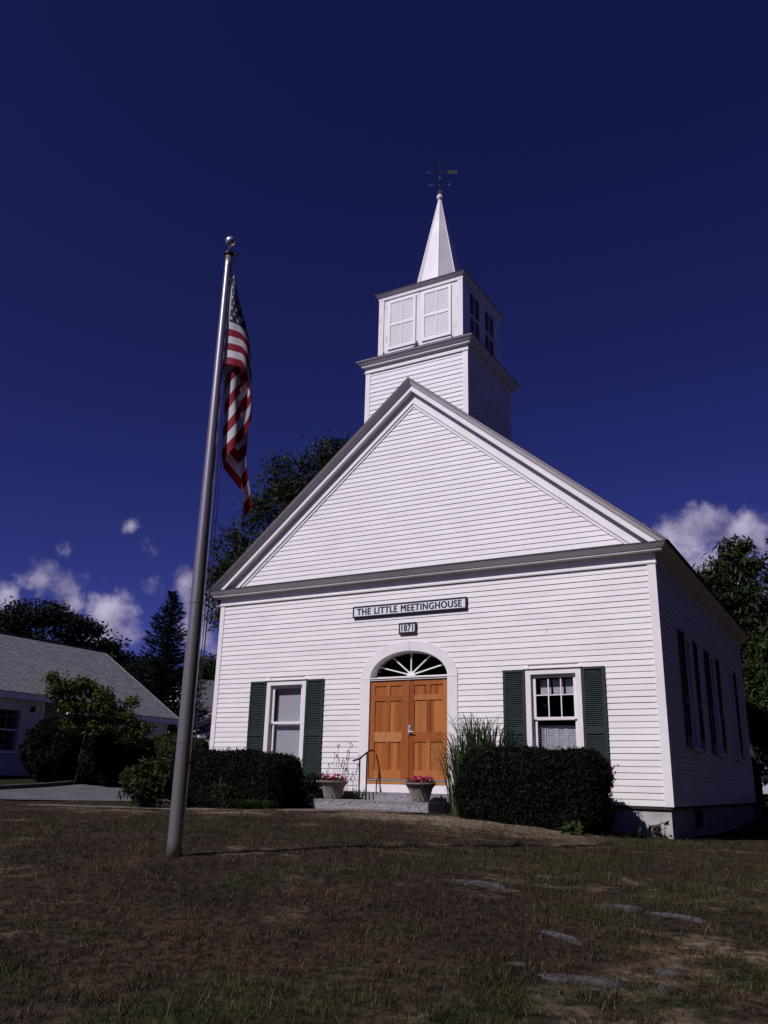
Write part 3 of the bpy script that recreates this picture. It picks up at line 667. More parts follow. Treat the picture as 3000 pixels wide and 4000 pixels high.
# spire: octagon
SCX, SCY, SZ0, SZ1 = CX-.02, (BY0+BY1)/2, 12.42, 15.70
mb = MB(); R0 = .725
ring = [(SCX+R0*math.cos(PI/8+PI/4*k), SCY+R0*math.sin(PI/8+PI/4*k), SZ0) for k in range(8)]; r1 = .028
top = [(SCX+r1*math.cos(PI/8+PI/4*k), SCY+r1*math.sin(PI/8+PI/4*k), SZ1) for k in range(8)]
for k in range(8): mb.face([ring[k], ring[(k+1) % 8], top[(k+1) % 8], top[k]])
for k in range(8): mb.tube([ring[k], top[k]], [.012, .005], 5)
loc_build(mb, 'spire', SPIREM, church)
mb = MB(); mb.lathe([(.045,15.62),(.085,15.68),(.088,15.74),(.06,15.80)], (SCX, SCY, 0), 12); loc_build(mb, 'spire_collar', TRIM, church)
# weathervane stands on the spire
vane = thing('weathervane', 'dark weathervane with feathered arrow and compass letters on top of the white spire', 'weathervane', (SCX, SCY, 15.8))
mb = MB(); mb.lathe([(.085,15.80),(.07,15.83),(.03,15.90),(.012,15.95)], (SCX, SCY, 0), 12); loc_build(mb, 'base_cone', RUST, vane)
mb = MB(); mb.tube([(SCX, SCY, 15.93), (SCX, SCY, 16.86)], .011, 8); mb.lathe([(.004,16.36),(.026,16.38),(.026,16.41),(.004,16.43)], (SCX, SCY, 0), 10); mb.lathe([(.004,16.84),(.026,16.865),(.022,16.89),(.003,16.95)], (SCX, SCY, 0), 10); mb.lathe([(.004,16.10),(.022,16.12),(.022,16.15),(.004,16.17)], (SCX, SCY, 0), 10)
loc_build(mb, 'rod', IRON, vane)
dr = Vector((.90, .436, 0)); up = Vector((0, 0, 1)); dn_ = Vector((-.436, .90, 0)); c0 = Vector((SCX, SCY, 16.555))
mb = MB(); mb.tube([c0-dr*.33, c0+dr*.42], .010, 6)
def plate(mbx, c, pts, t=.006):
    A = [c+dr*a+up*b-dn_*t for a, b in pts]; B = [c+dr*a+up*b+dn_*t for a, b in pts]; mbx.face(A); mbx.face(B[::-1])
    for i in range(len(A)): j = (i+1) % len(A); mbx.face([A[i], A[j], B[j], B[i]])
plate(mb, c0, [(-.38, 0), (-.27, .042), (-.29, 0), (-.27, -.042)])
for k in range(4):
    x = .19+k*.068
    plate(mb, c0, [(x, .0), (x+.05, .0), (x+.105, .062), (x+.055, .062)]); plate(mb, c0, [(x, .0), (x+.05, .0), (x+.105, -.062), (x+.055, -.062)])
loc_build(mb, 'arrow', COPPER, vane)
c1 = Vector((SCX, SCY, 16.13)); mb = MB(); mb.tube([c1-dr*.21, c1+dr*.21], .006, 6); mb.tube([c1-dn_*.21, c1+dn_*.21], .006, 6); loc_build(mb, 'cross_arms', COPPER, vane)
FONT = bpy.data.curves.new('lettering', 'FONT').font
def text_mesh(body, size, extr, m, name, offset=0.0, space=1.0):
    cu = bpy.data.curves.new(name, 'FONT'); cu.body = body; cu.size = size; cu.extrude = extr; cu.align_x = 'CENTER'; cu.align_y = 'CENTER'; cu.offset = offset; cu.space_character = space; cu.space_word = 1.2
    to = bpy.data.objects.new('tmp', cu); COL.objects.link(to); dg = bpy.context.evaluated_depsgraph_get(); me = bpy.data.meshes.new_from_object(to.evaluated_get(dg))
    bpy.data.objects.remove(to); me.name = name; me.materials.clear(); me.materials.append(m); o = bpy.data.objects.new(name, me); COL.objects.link(o); return o
for ch, d_ in (('W', -dr*.26), ('E', dr*.26), ('N', dn_*.26), ('S', -dn_*.26)):
    o = text_mesh(ch, .13, .004, COPPER, 'compass_letter', .003); o.parent = vane
    R = Matrix((dr, up, -dn_)).transposed().to_4x4(); R.translation = Vector((0, 0, 16.13-15.8))+d_; o.matrix_local = R

# --- signs
def sign(name, label, x0, x1, z0, z1, body, size, space, off, wx=1.0):
    cx_, cz_ = (x0+x1)/2, (z0+z1)/2; t = thing(name, label, 'sign', (cx_, -.022, cz_)); fr = .032; D = .060
    mb = MB(); hw, hh = (x1-x0)/2, (z1-z0)/2
    prof = [(0, .0), (.0, -D+.010), (.010, -D), (fr-.008, -D), (fr, -D+.014)]
    for i in range(len(prof)-1):
        (i1, y1), (i2, y2) = prof[i], prof[i+1]
        A = [(-hw+i1, y1, -hh+i1), (hw-i1, y1, -hh+i1), (hw-i1, y1, hh-i1), (-hw+i1, y1, hh-i1)]; B = [(-hw+i2, y2, -hh+i2), (hw-i2, y2, -hh+i2), (hw-i2, y2, hh-i2), (-hw+i2, y2, hh-i2)]
        for k in range(4): mb.face([A[k], A[(k+1) % 4], B[(k+1) % 4], B[k]])
    mb.build('frame', BLACKG, t)
    mb = MB(); mb.box(-hw+fr-.004, hw-fr+.004, -D+.016, -.002, -hh+fr-.004, hh-fr+.004); mb.build('panel', SIGNW, t)
    o = text_mesh(body, size, .002, INK, 'lettering', 0, space); o.parent = t
    me = o.data; nv = len(me.vertices); bmv = [v.co.copy() for v in me.vertices]; pf = [tuple(p.vertices) for p in me.polygons]; V_ = []; F_ = []
    for k, (dx, dz) in enumerate(((0, 0), (off, 0), (-off, 0), (0, off*.5), (0, -off*.5))):
        V_ += [(v.x+dx, v.y+dz, v.z-.0006*k) for v in bmv]; F_ += [tuple(i+nv*k for i in f) for f in pf]
    m2 = bpy.data.meshes.new('lettering'); m2.from_pydata(V_, [], F_); m2.materials.append(INK); o.data = m2
    bb = [v.co for v in o.data.vertices]; wtx = max(v.x for v in bb)-min(v.x for v in bb); mxx = (max(v.x for v in bb)+min(v.x for v in bb))/2; mzz = (max(v.y for v in bb)+min(v.y for v in bb))/2
    sc_ = wx/wtx; o.matrix_local = Matrix.Translation((-mxx*sc_, -D+.012, -mzz))@Matrix.Rotation(PI/2, 4, 'X')@Matrix.Diagonal((sc_, 1, 1, 1))
sign('name_sign', 'long framed white board reading THE LITTLE MEETINGHOUSE above the door', 3.875, 6.672, 3.805, 4.062, 'THE LITTLE MEETINGHOUSE', .205, 1.12, .0085, 2.58)
sign('year_sign', 'small framed white plaque reading 1871 just below the long sign', 5.062, 5.480, 3.375, 3.608, '1871', .200, 1.10, .008, .29)

# ------------------------------------------------------------------ granite steps
def slab(x0, x1, y0, y1, z0, z1, seed):
    r_ = random.Random(seed); nx_, nz_, ny_ = 40, 6, 10; mb = MB()
    def j(a): return r_.uniform(-a, a)
    fr = [[(x0+(x1-x0)*i/nx_+(j(.01) if 0 < i < nx_ else 0), y0+(0 if k == nz_ else .010+j(.006)), z0+(z1-z0)*k/nz_) for i in range(nx_+1)] for k in range(nz_+1)]
    # rounded broken left lower corner
    for k in range(nz_):
        for i in range(4): x, y, z = fr[k][i]; fr[k][i] = (x+(.10-.025*i)*(1-k/nz_)**1.3, y+.01, z)
    mb.grid(fr)
    topg = [[(x0+(x1-x0)*i/nx_ if not (k == 0) else fr[nz_][i][0], y0+(y1-y0)*k/ny_, z1+(j(.002) if k else 0)) for i in range(nx_+1)] for k in range(ny_+1)]; mb.grid(topg)
    for (xa) in (x0, x1):
        mb.grid([[(xa, y0+(y1-y0)*k/ny_+(.0), z0+(z1-z0)*q/4) for k in range(ny_+1)] for q in range(5)])
    mb.face([(x0, y1, z0), (x1, y1, z0), (x1, y1, z1), (x0, y1, z1)]); return mb
stp = thing('stone_steps', 'two rough granite slab steps leading up to the wooden doors', 'steps', (5.2, -.5, -.3))
loc_build(slab(3.66, 6.27, -1.00, -.20, -.40, -.048, 3), 'lower_step', GRAN, stp)
loc_build(slab(3.84, 6.60, -.24, -.045, -.40, .105, 5), 'upper_step', GRAN, stp)

# ------------------------------------------------------------------ handrail
hr = thing('handrail', 'black iron handrail with two posts on the left of the granite steps', 'handrail', (4.5, -.5, -.045))
mb = MB(); mb.tube([(4.5,-.86,.700),(4.5,-.80,.716),(4.5,-.70,.728),(4.5,-.58,.765),(4.5,-.40,.850),(4.5,-.24,.916),(4.5,-.16,.933),(4.5,-.06,.935)], .018, 10); loc_build(mb, 'rail', IRON, hr, True)
for y_, z_ in ((-.607, .755), (-.322, .880)):
    mb = MB(); zb_ = -.048; mb.tube([(4.5, y_, zb_), (4.5, y_, z_)], .016, 8); mb.tube([(4.5, y_, zb_), (4.5, y_, zb_+.012)], .035, 10); loc_build(mb, 'post', IRON, hr)

# ------------------------------------------------------------------ leaf tools
def leaf_mesh(C, Nrm, size, elong=1.5, col=(.06,.09,.02), var=.35, sd=None, droop=0):
    """diamond leaf faces; C centres, Nrm normals (n,3)"""
    n = len(C); r_ = rng
    Nn = Nrm/np.maximum(1e-6, np.linalg.norm(Nrm, axis=1))[:, None]
    t = r_.normal(size=(n, 3)); t[:, 2] -= droop; t -= Nn*np.sum(t*Nn, 1)[:, None]; t /= np.maximum(1e-6, np.linalg.norm(t, axis=1))[:, None]
    b = np.cross(Nn, t); s = size*r_.uniform(.6, 1.3, n)[:, None]
    V = np.stack([C-t*s*elong*.5, C+b*s*.34-t*s*.05, C+t*s*elong*.5-Nn*s*.12, C-b*s*.34-t*s*.05], 1).reshape(-1, 3)
    F = np.arange(4*n).reshape(-1, 4)
    c = np.array(col) if np.ndim(col) == 1 else col
    k = r_.uniform(1-var, 1+var, (n, 1)); cc = c*k*(1+r_.normal(0, .06, (n, 3))); cc = np.repeat(np.clip(cc, .002, 1), 4, 0)
    return V, F, cc
def crown_clusters(lobes):
    out_ = []
    for (x, y, z, rx, ry, rz, n) in lobes:
        d = rng.normal(size=(n, 3)); d /= np.linalg.norm(d, axis=1)[:, None]; r_ = rng.uniform(.25, 1, n)**.5
        out_.append(np.stack([x+d[:, 0]*r_*rx, y+d[:, 1]*r_*ry, z+d[:, 2]*r_*rz], 1))
    return np.concatenate(out_)
def tree(name, label, base, lobes, leaf, per, cr, col, trunk_r, cat='tree', elong=1.6, droop=.2, flat=.6, group=None, var=.4, lean=(0, 0), fork=.35):
    bz = th(base[0], base[1])-.05; t = thing(name, label, cat, (base[0], base[1], bz), group)
    B = Vector((base[0], base[1], bz)); zmax = max(l[2] for l in lobes); zmin = min(l[2] for l in lobes)
    mb = MB(); cxm = sum(l[0] for l in lobes)/len(lobes); cym = sum(l[1] for l in lobes)/len(lobes)
    top = Vector((cxm, cym, zmax)); pts = []; rad = []
    for i in range(9):
        s = i/8; p = B.lerp(Vector((cxm, cym, 0)), s**1.5*.8); p.z = B.z+(top.z-B.z)*s; p += Vector((rnd.uniform(-1,1), rnd.uniform(-1,1), 0))*trunk_r*.5*(1 if 0 < i else 0); pts.append(p); rad.append(trunk_r*(1-s*.85)*(1.35 if i == 0 else 1))
    mb.tube(pts, rad, 9)
    CC = crown_clusters(lobes)
    ends = []
    for l in lobes:
        h = B.z+(l[2]-B.z)*rnd.uniform(fork, fork+.3); s = (h-B.z)/max(.1, top.z-B.z); k = min(7, int(s*8)); st = pts[k].lerp(pts[k+1], s*8-k)
        e_ = Vector(l[:3]); m_ = st.lerp(e_, .5)+Vector((0, 0, -.06*(e_-st).length)); r0 = trunk_r*.42
        mb.tube([st, st.lerp(m_, .5), m_, m_.lerp(e_, .6), e_], [r0, r0*.85, r0*.65, r0*.4, r0*.2], 6); ends.append((m_, e_, r0*.3))
    for c in CC[::3]:
        c = Vector(c); m_, e_, r0 = min(ends, key=lambda q: (q[1]-c).length); mb.tube([m_.lerp(e_, .6), m_.lerp(c, .75)+Vector((0, 0, .1)), c], [r0*.6, r0*.35, r0*.12], 4, cap=False)
    tr = loc_build(mb, 'trunk', BARK, t, True)
    n = len(CC)*per; ci = np.repeat(np.arange(len(CC)), per)
    off = rng.normal(size=(n, 3))*np.array([cr, cr, cr*flat])*rng.uniform(.7, 1.3, len(CC))[ci][:, None]*.55
    C = CC[ci]+off; Nn = rng.normal(size=(n, 3))*.6+np.array([0, 0, .8])+off/cr*.6
    ck = rng.uniform(.7, 1.3, len(CC))[ci][:, None]; V, F, cc = leaf_mesh(C, Nn, leaf, elong, np.array(col)*ck, var, droop=droop)
    np_mesh('crown', V, F, LEAF, t, cc, org=tuple(t.location)); return t

# ------------------------------------------------------------------ hedges and shrubs
def hedge(name, label, x0, x1, y0, y1, ztop, leafn, leaf, col, cat='hedge', p=5, wob=.06, group=None, slope=0, parts=True):
    cx_, cy_ = (x0+x1)/2, (y0+y1)/2; gz_ = min(th(x0, cy_), th(x1, cy_), th(cx_, y0))-.06; t = thing(name, label, cat, (cx_, cy_, gz_), group)
    hx, hy = (x1-x0)/2, (y1-y0)/2; zc = (ztop+gz_)/2; hz = (ztop-gz_)/2
    def surf(d, jit=0):
        d = d/np.linalg.norm(d, axis=1)[:, None]; a = np.abs(d/np.array([hx, hy, hz])); r_ = (a[:, 0]**p+a[:, 1]**p+a[:, 2]**p)**(-1/p); P_ = d*r_[:, None]
        w = (fbm(P_[:, 0]*1.6+P_[:, 1]+9+cx_, P_[:, 2]*1.6+5, 3, 51)-.5)*2*wob*2; P_ = P_*(1+w/np.linalg.norm(P_, axis=1))[:, None]
        P_[:, 2] += slope*P_[:, 0]/hx*np.clip((P_[:, 2]+hz)/(2*hz), 0, 1); return P_
    # core
    rows = []
    for i in range(17):
        ph = -PI/2+PI*i/16; d = np.array([(math.cos(ph)*math.cos(2*PI*k/32)*hx, math.cos(ph)*math.sin(2*PI*k/32)*hy, math.sin(ph)*hz) for k in range(32)])+1e-6
        P_ = surf(d)*.90; rows.append([(a+cx_, b+cy_, c+zc) for a, b, c in P_])
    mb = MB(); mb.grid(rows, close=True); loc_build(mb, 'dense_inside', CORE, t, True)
    # leaves: sample box surface evenly
    A = np.array([hy*hz, hy*hz, hx*hz, hx*hz, hx*hy*1.3, hx*hy*.2]); f = rng.choice(6, leafn, p=A/A.sum()); u = rng.uniform(-1, 1, (leafn, 3)); d = u.copy()
    ax = f//2; sg = np.where(f % 2 == 0, 1, -1); sg = np.where(ax == 2, np.where(f == 4, 1, -1), sg); d[np.arange(leafn), ax] = sg; d = d*np.array([hx, hy, hz])
    P_ = surf(d); nrm = P_/np.array([hx**2, hy**2, hz**2])*(np.abs(P_)/np.array([hx, hy, hz]))**2+1e-6; nrm /= np.linalg.norm(nrm, axis=1)[:, None]
    P_ = P_*.97+nrm*(rng.exponential(.018, (leafn, 1))-.025+.03*(fbm(P_[:, 0]*6+3, P_[:, 2]*6+P_[:, 1]*5, 2, 4)[:, None]-.3))
    V, F, cc = leaf_mesh(P_+np.array([cx_, cy_, zc]), nrm+rng.normal(size=(leafn, 3))*.8+np.array([0, 0, .3]), leaf, 1.9, np.array(col)*(.55+.9*fbm(P_[:, 0]*3+P_[:, 1]*2, P_[:, 2]*3, 3, 14))[:, None], .65)
    np_mesh('foliage', V, F, LEAF, t, cc, org=tuple(t.location)); return t
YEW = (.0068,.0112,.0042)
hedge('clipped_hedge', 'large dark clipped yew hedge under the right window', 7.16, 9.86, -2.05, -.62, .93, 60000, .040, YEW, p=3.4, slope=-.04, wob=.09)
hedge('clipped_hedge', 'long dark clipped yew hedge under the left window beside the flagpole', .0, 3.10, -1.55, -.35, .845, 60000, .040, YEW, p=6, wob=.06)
def bush(name, label, c, r, n, leaf, col, per=30, cr=.16, elong=2.2, droop=.1, stem=True, cat='shrub', group=None, flat=.8):
    gz_ = th(c[0], c[1])-.03; t = thing(name, label, cat, (c[0], c[1], gz_), group)
    d = rng.normal(size=(n, 3)); d /= np.linalg.norm(d, axis=1)[:, None]; rr = rng.uniform(.3, 1, n)**.45
    CC = np.array(c)+d*rr[:, None]*np.array(r); CC = CC[CC[:, 2] > gz_+.04]; mb = MB()
    for q in CC[::max(1, len(CC)//45)]:
        m_ = Vector((c[0], c[1], gz_)).lerp(Vector(q), .5)+Vector((0, 0, -.05)); mb.tube([(c[0]+rnd.uniform(-.05,.05), c[1]+rnd.uniform(-.05,.05), gz_), m_, q], [.014, .009, .004], 4, cap=False)
    loc_build(mb, 'stems', BARK, t)
    ci = np.repeat(np.arange(len(CC)), per); off = rng.normal(size=(len(ci), 3))*cr*.6*np.array([1, 1, flat]); C = CC[ci]+off
    V, F, cc = leaf_mesh(C, rng.normal(size=(len(ci), 3))*.6+np.array([0, 0, .8])+off/cr*.5, leaf, elong, np.array(col)*rng.uniform(.7, 1.3, len(CC))[ci][:, None], .4, droop=droop)
    np_mesh('foliage', V, F, LEAF, t, cc, org=tuple(t.location)); return t
bush('rhododendron', 'glossy green rhododendron bush just left of the flagpole', (.15,-2.1,.20), (.60,.50,.42), 90, .085, (.030,.046,.014), per=18, cr=.14, elong=2.6, droop=.4)
bush('azalea', 'small light green bush in front of the left hedge, right of the flagpole', (2.05,-1.85,-.02), (.30,.22,.24), 34, .05, (.020,.036,.013), per=16, cr=.10, elong=2)
bush('low_shrub', 'dark low shrub between left hedge and the left flower urn', (3.36,-.50,.06), (.36,.28,.36), 56, .06, (.009,.014,.006), per=26, cr=.12, elong=1.8)
def blades(base, n, length, spread, width, col, name='leaf_blades', parent=None, seg=6, up=1.0, curl=1.0, spr=.1):
    V = []; F = []; Cc = []
    for i in range(n):
        a = rnd.uniform(0, 2*PI); r0 = spr*math.sqrt(rnd.random()); L_ = length*rnd.uniform(.55, 1.1); sp = spread*rnd.uniform(.3, 1.1); p0 = Vector((base[0]+r0*math.cos(a), base[1]+r0*math.sin(a), base[2])); a += rnd.uniform(-.6, .6)
        d = Vector((math.cos(a), math.sin(a), 0)); s_ = Vector((-d.y, d.x, 0)); w0 = width*rnd.uniform(.7, 1.2); b0 = len(V); k_ = rnd.uniform(.65, 1.35)
        for j in range(seg+1):
            t_ = j/seg; hgt = L_*up*(t_-curl*.62*t_**2.6); q = p0+d*sp*t_**1.7+Vector((0, 0, hgt)); w_ = w0*(1-t_**2)*.5+.0005
            V += [q-s_*w_, q+s_*w_]; Cc += [[c*k_ for c in col]]*2
        for j in range(seg): F.append((b0+2*j, b0+2*j+1, b0+2*j+3, b0+2*j+2))
    return np_mesh(name, np.array([tuple(v) for v in V]), F, LEAF, parent, np.array(Cc), org=tuple(parent.location) if parent else (0,0,0))
z_ = th(2.75, -1.9); t = thing('daylily_clump', 'arching green grass-like clump beside the path before the left hedge', 'plant', (2.75, -1.9, z_)); blades((2.62,-1.9,z_), 230, .42, .42, .014, (.032,.062,.014), parent=t, curl=1.0, spr=.16); blades((3.0,-1.85,z_), 200, .40, .40, .014, (.030,.056,.013), parent=t, curl=1.0, spr=.16)
z_ = th(6.75, -.55); t = thing('ornamental_grass', 'tall arching ornamental grass between the doors and the right hedge', 'plant', (6.75, -.55, z_))
for bx, by, L_, n_ in ((6.64,-.50,2.35,60),(6.78,-.52,2.6,120),(7.0,-.42,3.05,170),(7.3,-.40,2.9,150)): blades((bx,by,z_), n_, L_*1.12, .85, .026, (.070,.105,.038), parent=t, seg=10, curl=.84, spr=.18)
# ------------------------------------------------------------------ urns
def urn(loc, label, seed):
    r_ = random.Random(seed); t = thing('flower_urn', label, 'planter', loc, 'urns standing on the granite step')
    prof = [(.160,0),(.168,.02),(.175,.05),(.198,.14),(.218,.21),(.240,.265),(.280,.308),(.312,.328),(.315,.352),(.295,.358),(.275,.34),(.262,.30)]
    prof2 = []
    for i in range(len(prof)-1):
        for q in range(4): s = q/4; prof2.append((prof[i][0]*(1-s)+prof[i+1][0]*s, prof[i][1]*(1-s)+prof[i+1][1]*s))
    prof2.append(prof[-1])
    def wob(a, i, z):
        if z > .30 or z < .025 or i > 38: return 0
        ph = (a*13/(2*PI)+z*4.2+z*z*6) % 1; return .026*(ph**1.3)-.012
    mb = MB(); mb.lathe(prof2, n=132, wob=wob); mb.build('pot', POT, t, True)
    mb = MB(); mb.lathe([(.001,.29),(.268,.295),(.268,.30),(.001,.31)], n=24); mb.build('soil', SOIL, t)
    n = 46; V = []; F = []; Cc = []
    for i in range(n):
        a = r_.uniform(0, 2*PI); rr = .27*math.sqrt(r_.random()); c = Vector((rr*math.cos(a), rr*math.sin(a), .40+r_.uniform(-.05, .075))); nn = Vector((r_.uniform(-1,1), r_.uniform(-1,.4), .7)).normalized(); u_ = nn.orthogonal().normalized(); w_ = nn.cross(u_)
        cl = r_.choice([(.34,.008,.035),(.42,.02,.07),(.26,.006,.03),(.50,.04,.10)]); s_ = r_.uniform(.030, .044)
        for k in range(5):
            t0 = 2*PI*k/5; d = u_*math.cos(t0)+w_*math.sin(t0); e_ = nn.cross(d); b0 = len(V); V += [c, c+d*s_*.6+e_*s_*.5+nn*.008, c+d*s_*1.1+nn*.002, c+d*s_*.6-e_*s_*.5+nn*.008]; F.append((b0, b0+1, b0+2, b0+3)); Cc += [cl]*4
    np_mesh('blossoms', np.array([tuple(v) for v in V]), F, PETAL, t, np.array(Cc))
    m_ = 260; a = rng.uniform(0, 2*PI, m_); rr = .29*np.sqrt(rng.uniform(0, 1, m_)); C = np.stack([rr*np.cos(a), rr*np.sin(a), .345+rng.uniform(-.03, .07, m_)-.1*(rr/.29)**4*rng.uniform(0,.6,m_)], 1)
    V, F, cc = leaf_mesh(C, rng.normal(size=(m_, 3))*.6+np.array([0,0,1]), .055, 1.5, (.05,.06,.02), .4); np_mesh('foliage', V, F, LEAF, t, cc)
    t.scale = (.98, .98, .98); return t
urn((3.96, -.74, -.047), 'taupe swirled urn of red flowers on the left end of the step', 1)
urn((6.00, -.80, -.047), 'taupe swirled urn of red flowers on the right end of the step', 2)
# dry seed stalks and iris leaves behind the left urn
z_ = th(4.0, -.3); t = thing('seedhead_plant', 'thin dried flower stalks and narrow leaves behind the left urn', 'plant', (4.0, -.3, z_))
STALK = mat('dry_stalks', (.16,.13,.09), rough=.9)
for i, (bx, h, lean) in enumerate(((3.50,.75,.05),(3.64,.95,.03),(3.70,1.15,.06),(3.76,.92,.03),(3.82,.80,.02),(3.88,.88,.04),(3.90,1.02,.10),(3.93,1.18,.14),(3.60,.62,-.10),(3.86,.74,.04),(3.46,.55,-.12),(4.0,.50,.04))):
    mb = MB(); p = [Vector((bx-.02, -.30+.05*math.sin(i), z_+.0)), Vector((bx+lean*.35, -.3, z_+.05+h*.55)), Vector((bx+lean, -.28, z_+.1+h))]; mb.tube(p, [.006, .005, .004], 5)
    for k in range(3):
        q = p[2]+Vector((rnd.uniform(-.06,.06), 0, rnd.uniform(0,.07))); mb.tube([p[2]-Vector((0,0,.04)), q], .003, 4); mb.lathe([(.002,-.01),(.011,.0),(.012,.018),(.003,.034)], tuple(q), 6)
    loc_build(mb, 'stalk', STALK, t)
blades((4.25,-.28,z_), 46, .62, .22, .020, (.07,.12,.035), parent=t, seg=5, curl=.45, spr=.12); blades((3.75,-.3,z_), 30, .5, .2, .018, (.05,.09,.03), parent=t, seg=5, curl=.5, spr=.12)

# ------------------------------------------------------------------ flagpole and flag
PX, PY = 8.095, -9.815; PZ = -.43
pole = thing('flagpole', 'tall tapered brushed metal flagpole with silver ball standing on the lawn', 'flagpole', (PX, PY, PZ))
mb = MB(); prof = []
for i in range(41):
    s = i/40; z = s*6.42; r_ = .0705 if z < 2.2 else .0705-(.0705-.0395)*((z-2.2)/4.22)**1.1; prof.append((r_, z))
mb.lathe(prof, n=40); mb.build('shaft', ALU, pole, True)
for z in (1.02, 2.36): mb = MB(); mb.lathe([(.0700,z),(.0712,z+.002),(.0712,z+.005),(.0700,z+.007)], n=40); mb.build('shaft_joint', STAIN, pole)
mb = MB(); mb.lathe([(.05,6.405),(.056,6.41),(.056,6.43),(.04,6.45),(.012,6.455),(.010,6.54)], n=20); R3 = Vector((.738,.675,0)); 
mb.tube([(0,0,6.44), (R3.x*.07,R3.y*.07,6.44)], .012, 8); mb.lathe([(.004,-.02),(.022,-.018),(.022,-.006),(.004,-.004)], (R3.x*.075,R3.y*.075,6.43), 12); mb.build('truck', IRON, pole)
mb = MB(); mb.lathe([(max(.001,.055*math.sin(PI*i/18)), 6.595-.055*math.cos(PI*i/18)) for i in range(19)], n=28); mb.build('ball', SILVER, pole, True)
def P3(a, b, z): return Vector((PX, PY, 0))+R3*a+Vector((.675,-.738,0))*b+Vector((0,0,z))
mb = MB(); pts = []
for i in range(25):
    s = i/24; z = 5.98+(.55-5.98)*s; a = .070+.026*math.sin(PI*s)**1.2+.035*s; pts.append(P3(a, -.05, z))
mb.tube(pts, .0062, 6); pts = [P3(.078+.012*s/10, -.03, 6.0-.545*s) for s in range(11)]; mb.tube(pts, .0042, 6)
loc_build(mb, 'halyard', ROPE, pole)
mb = MB(); mb.tube([P3(.075,.0,.42), P3(.10,.0,.42)], .012, 8); mb.tube([P3(.10,.0,.34), P3(.105,.0,.42), P3(.10,.0,.50)], .009, 8); loc_build(mb, 'cleat', IRON, pole)

flag = thing('flag', 'limp red, white and blue striped flag with white stars hanging from the pole', 'flag', tuple(P3(.05, 0, 5.2)))
H_ = 1.14; ZTOP = 5.74
cu_ = [0,.06,.12,.20,.35,.50,.65,.72,.82,.92,1]
ca_ = [.0,.10,.19,.28,.285,.13,.0,.07,.21,.26,.17]
cb_ = [.0,.045,.035,-.045,-.075,-.02,-.045,-.105,-.125,-.075,-.02]
cd_ = [0,.02,.05,.09,.12,.30,.46,.55,.70,.82,.96]
ch_ = [1,1,1,1.15,1.47,1.56,1.62,1.63,1.64,1.65,1.66]
def cr_i(xs_, ys_, x):
    k = min(max(int(np.searchsorted(xs_, x)-1), 0), len(xs_)-2); h = xs_[k+1]-xs_[k]; t_ = (x-xs_[k])/h
    def m_(i):
        if i == 0: return (ys_[1]-ys_[0])/(xs_[1]-xs_[0])
        if i == len(xs_)-1: return (ys_[-1]-ys_[-2])/(xs_[-1]-xs_[-2])
        return (ys_[i+1]-ys_[i-1])/(xs_[i+1]-xs_[i-1])
    return (2*t_**3-3*t_**2+1)*ys_[k]+(t_**3-2*t_**2+t_)*h*m_(k)+(-2*t_**3+3*t_**2)*ys_[k+1]+(t_**3-t_**2)*h*m_(k+1)
def ss(x): x = min(1, max(0, x)); return x*x*(3-2*x)
def flag_pt(u, v, off=0):
    a, b, d_ = cr_i(cu_, ca_, u), cr_i(cu_, cb_, u), cr_i(cu_, cd_, u); s = (1-v)*H_*cr_i(cu_, ch_, u)+d_
    w = .16+.84*ss(s/1.05); a *= w; b *= .5+.5*w
    a += .055*ss((s-1.0)/1.0)+.11*ss((s-2.0)/.9); b += .013*math.sin(u*34+v*2.5+s*1.2)*ss(s)+.012*math.sin(s*5+u*9); a += .008*math.sin(s*6.2+u*17)
    return P3(.055+a, b+off, ZTOP-s)
NU, NV = 130, 52
mb = MB(); gridp = [[flag_pt(i/NU, j/NV) for i in range(NU+1)] for j in range(NV+1)]
mb.v = [tuple(p) for r in gridp for p in r]
for j in range(NV):
    st_ = int(j*13/NV)        # 13 stripes, bottom one red
    for i in range(NU):
        mb.f.append((j*(NU+1)+i, j*(NU+1)+i+1, (j+1)*(NU+1)+i+1, (j+1)*(NU+1)+i))
        mb.m.append(2 if (i/NU < .40 and st_ >= 6) else (0 if st_ % 2 == 0 else 1))
loc_build(mb, 'cloth', [FRED, FWHITE, FBLUE], flag, True)
mb = MB()
for r in range(9):
    nst = 6 if r % 2 == 0 else 5
    for c in range(nst):
        u0 = .40*((c+.5)/6 if nst == 6 else (c+1)/6)*.98+.004; v0 = 1-(7/13)*((r+.7)/9.4)
        for off in (.0035, -.0035):
            pts = []
            for k in range(10):
                rr = .031 if k % 2 == 0 else .0125; t0 = PI/2+2*PI*k/10; uu = min(1, max(0, u0+rr*math.cos(t0)/1.83)); vv = min(1, max(0, v0+rr*math.sin(t0)/H_)); pts.append(flag_pt(uu, vv, off))
            c_ = flag_pt(u0, v0, off)
            for k in range(10): mb.face([c_, pts[k], pts[(k+1) % 10]])
loc_build(mb, 'stars', FWHITE, flag)
mb = MB(); rows = []
for j in range(13): v = j/12; p = flag_pt(0, v); rows.append([p-R3*.030+Vector((0,0,.0)), p+R3*.018+Vector((.675,-.738,0))*.008])
mb.grid(rows); mb.grid([[q+Vector((-.675,.738,0))*.006 for q in r] for r in rows]); loc_build(mb, 'header', CANVAS, flag)
for v in (.0, 1.0):
    mb = MB(); p = flag_pt(0, v); mb.tube([p-R3*.03, p+Vector((0,0,.05 if v else -.06))-R3*.01], .008, 6); mb.tube([p-R3*.012+Vector((0,0,-.02)), p+R3*.03+Vector((0,0,.0))], .009, 6); loc_build(mb, 'snap_hook', IRON, flag)

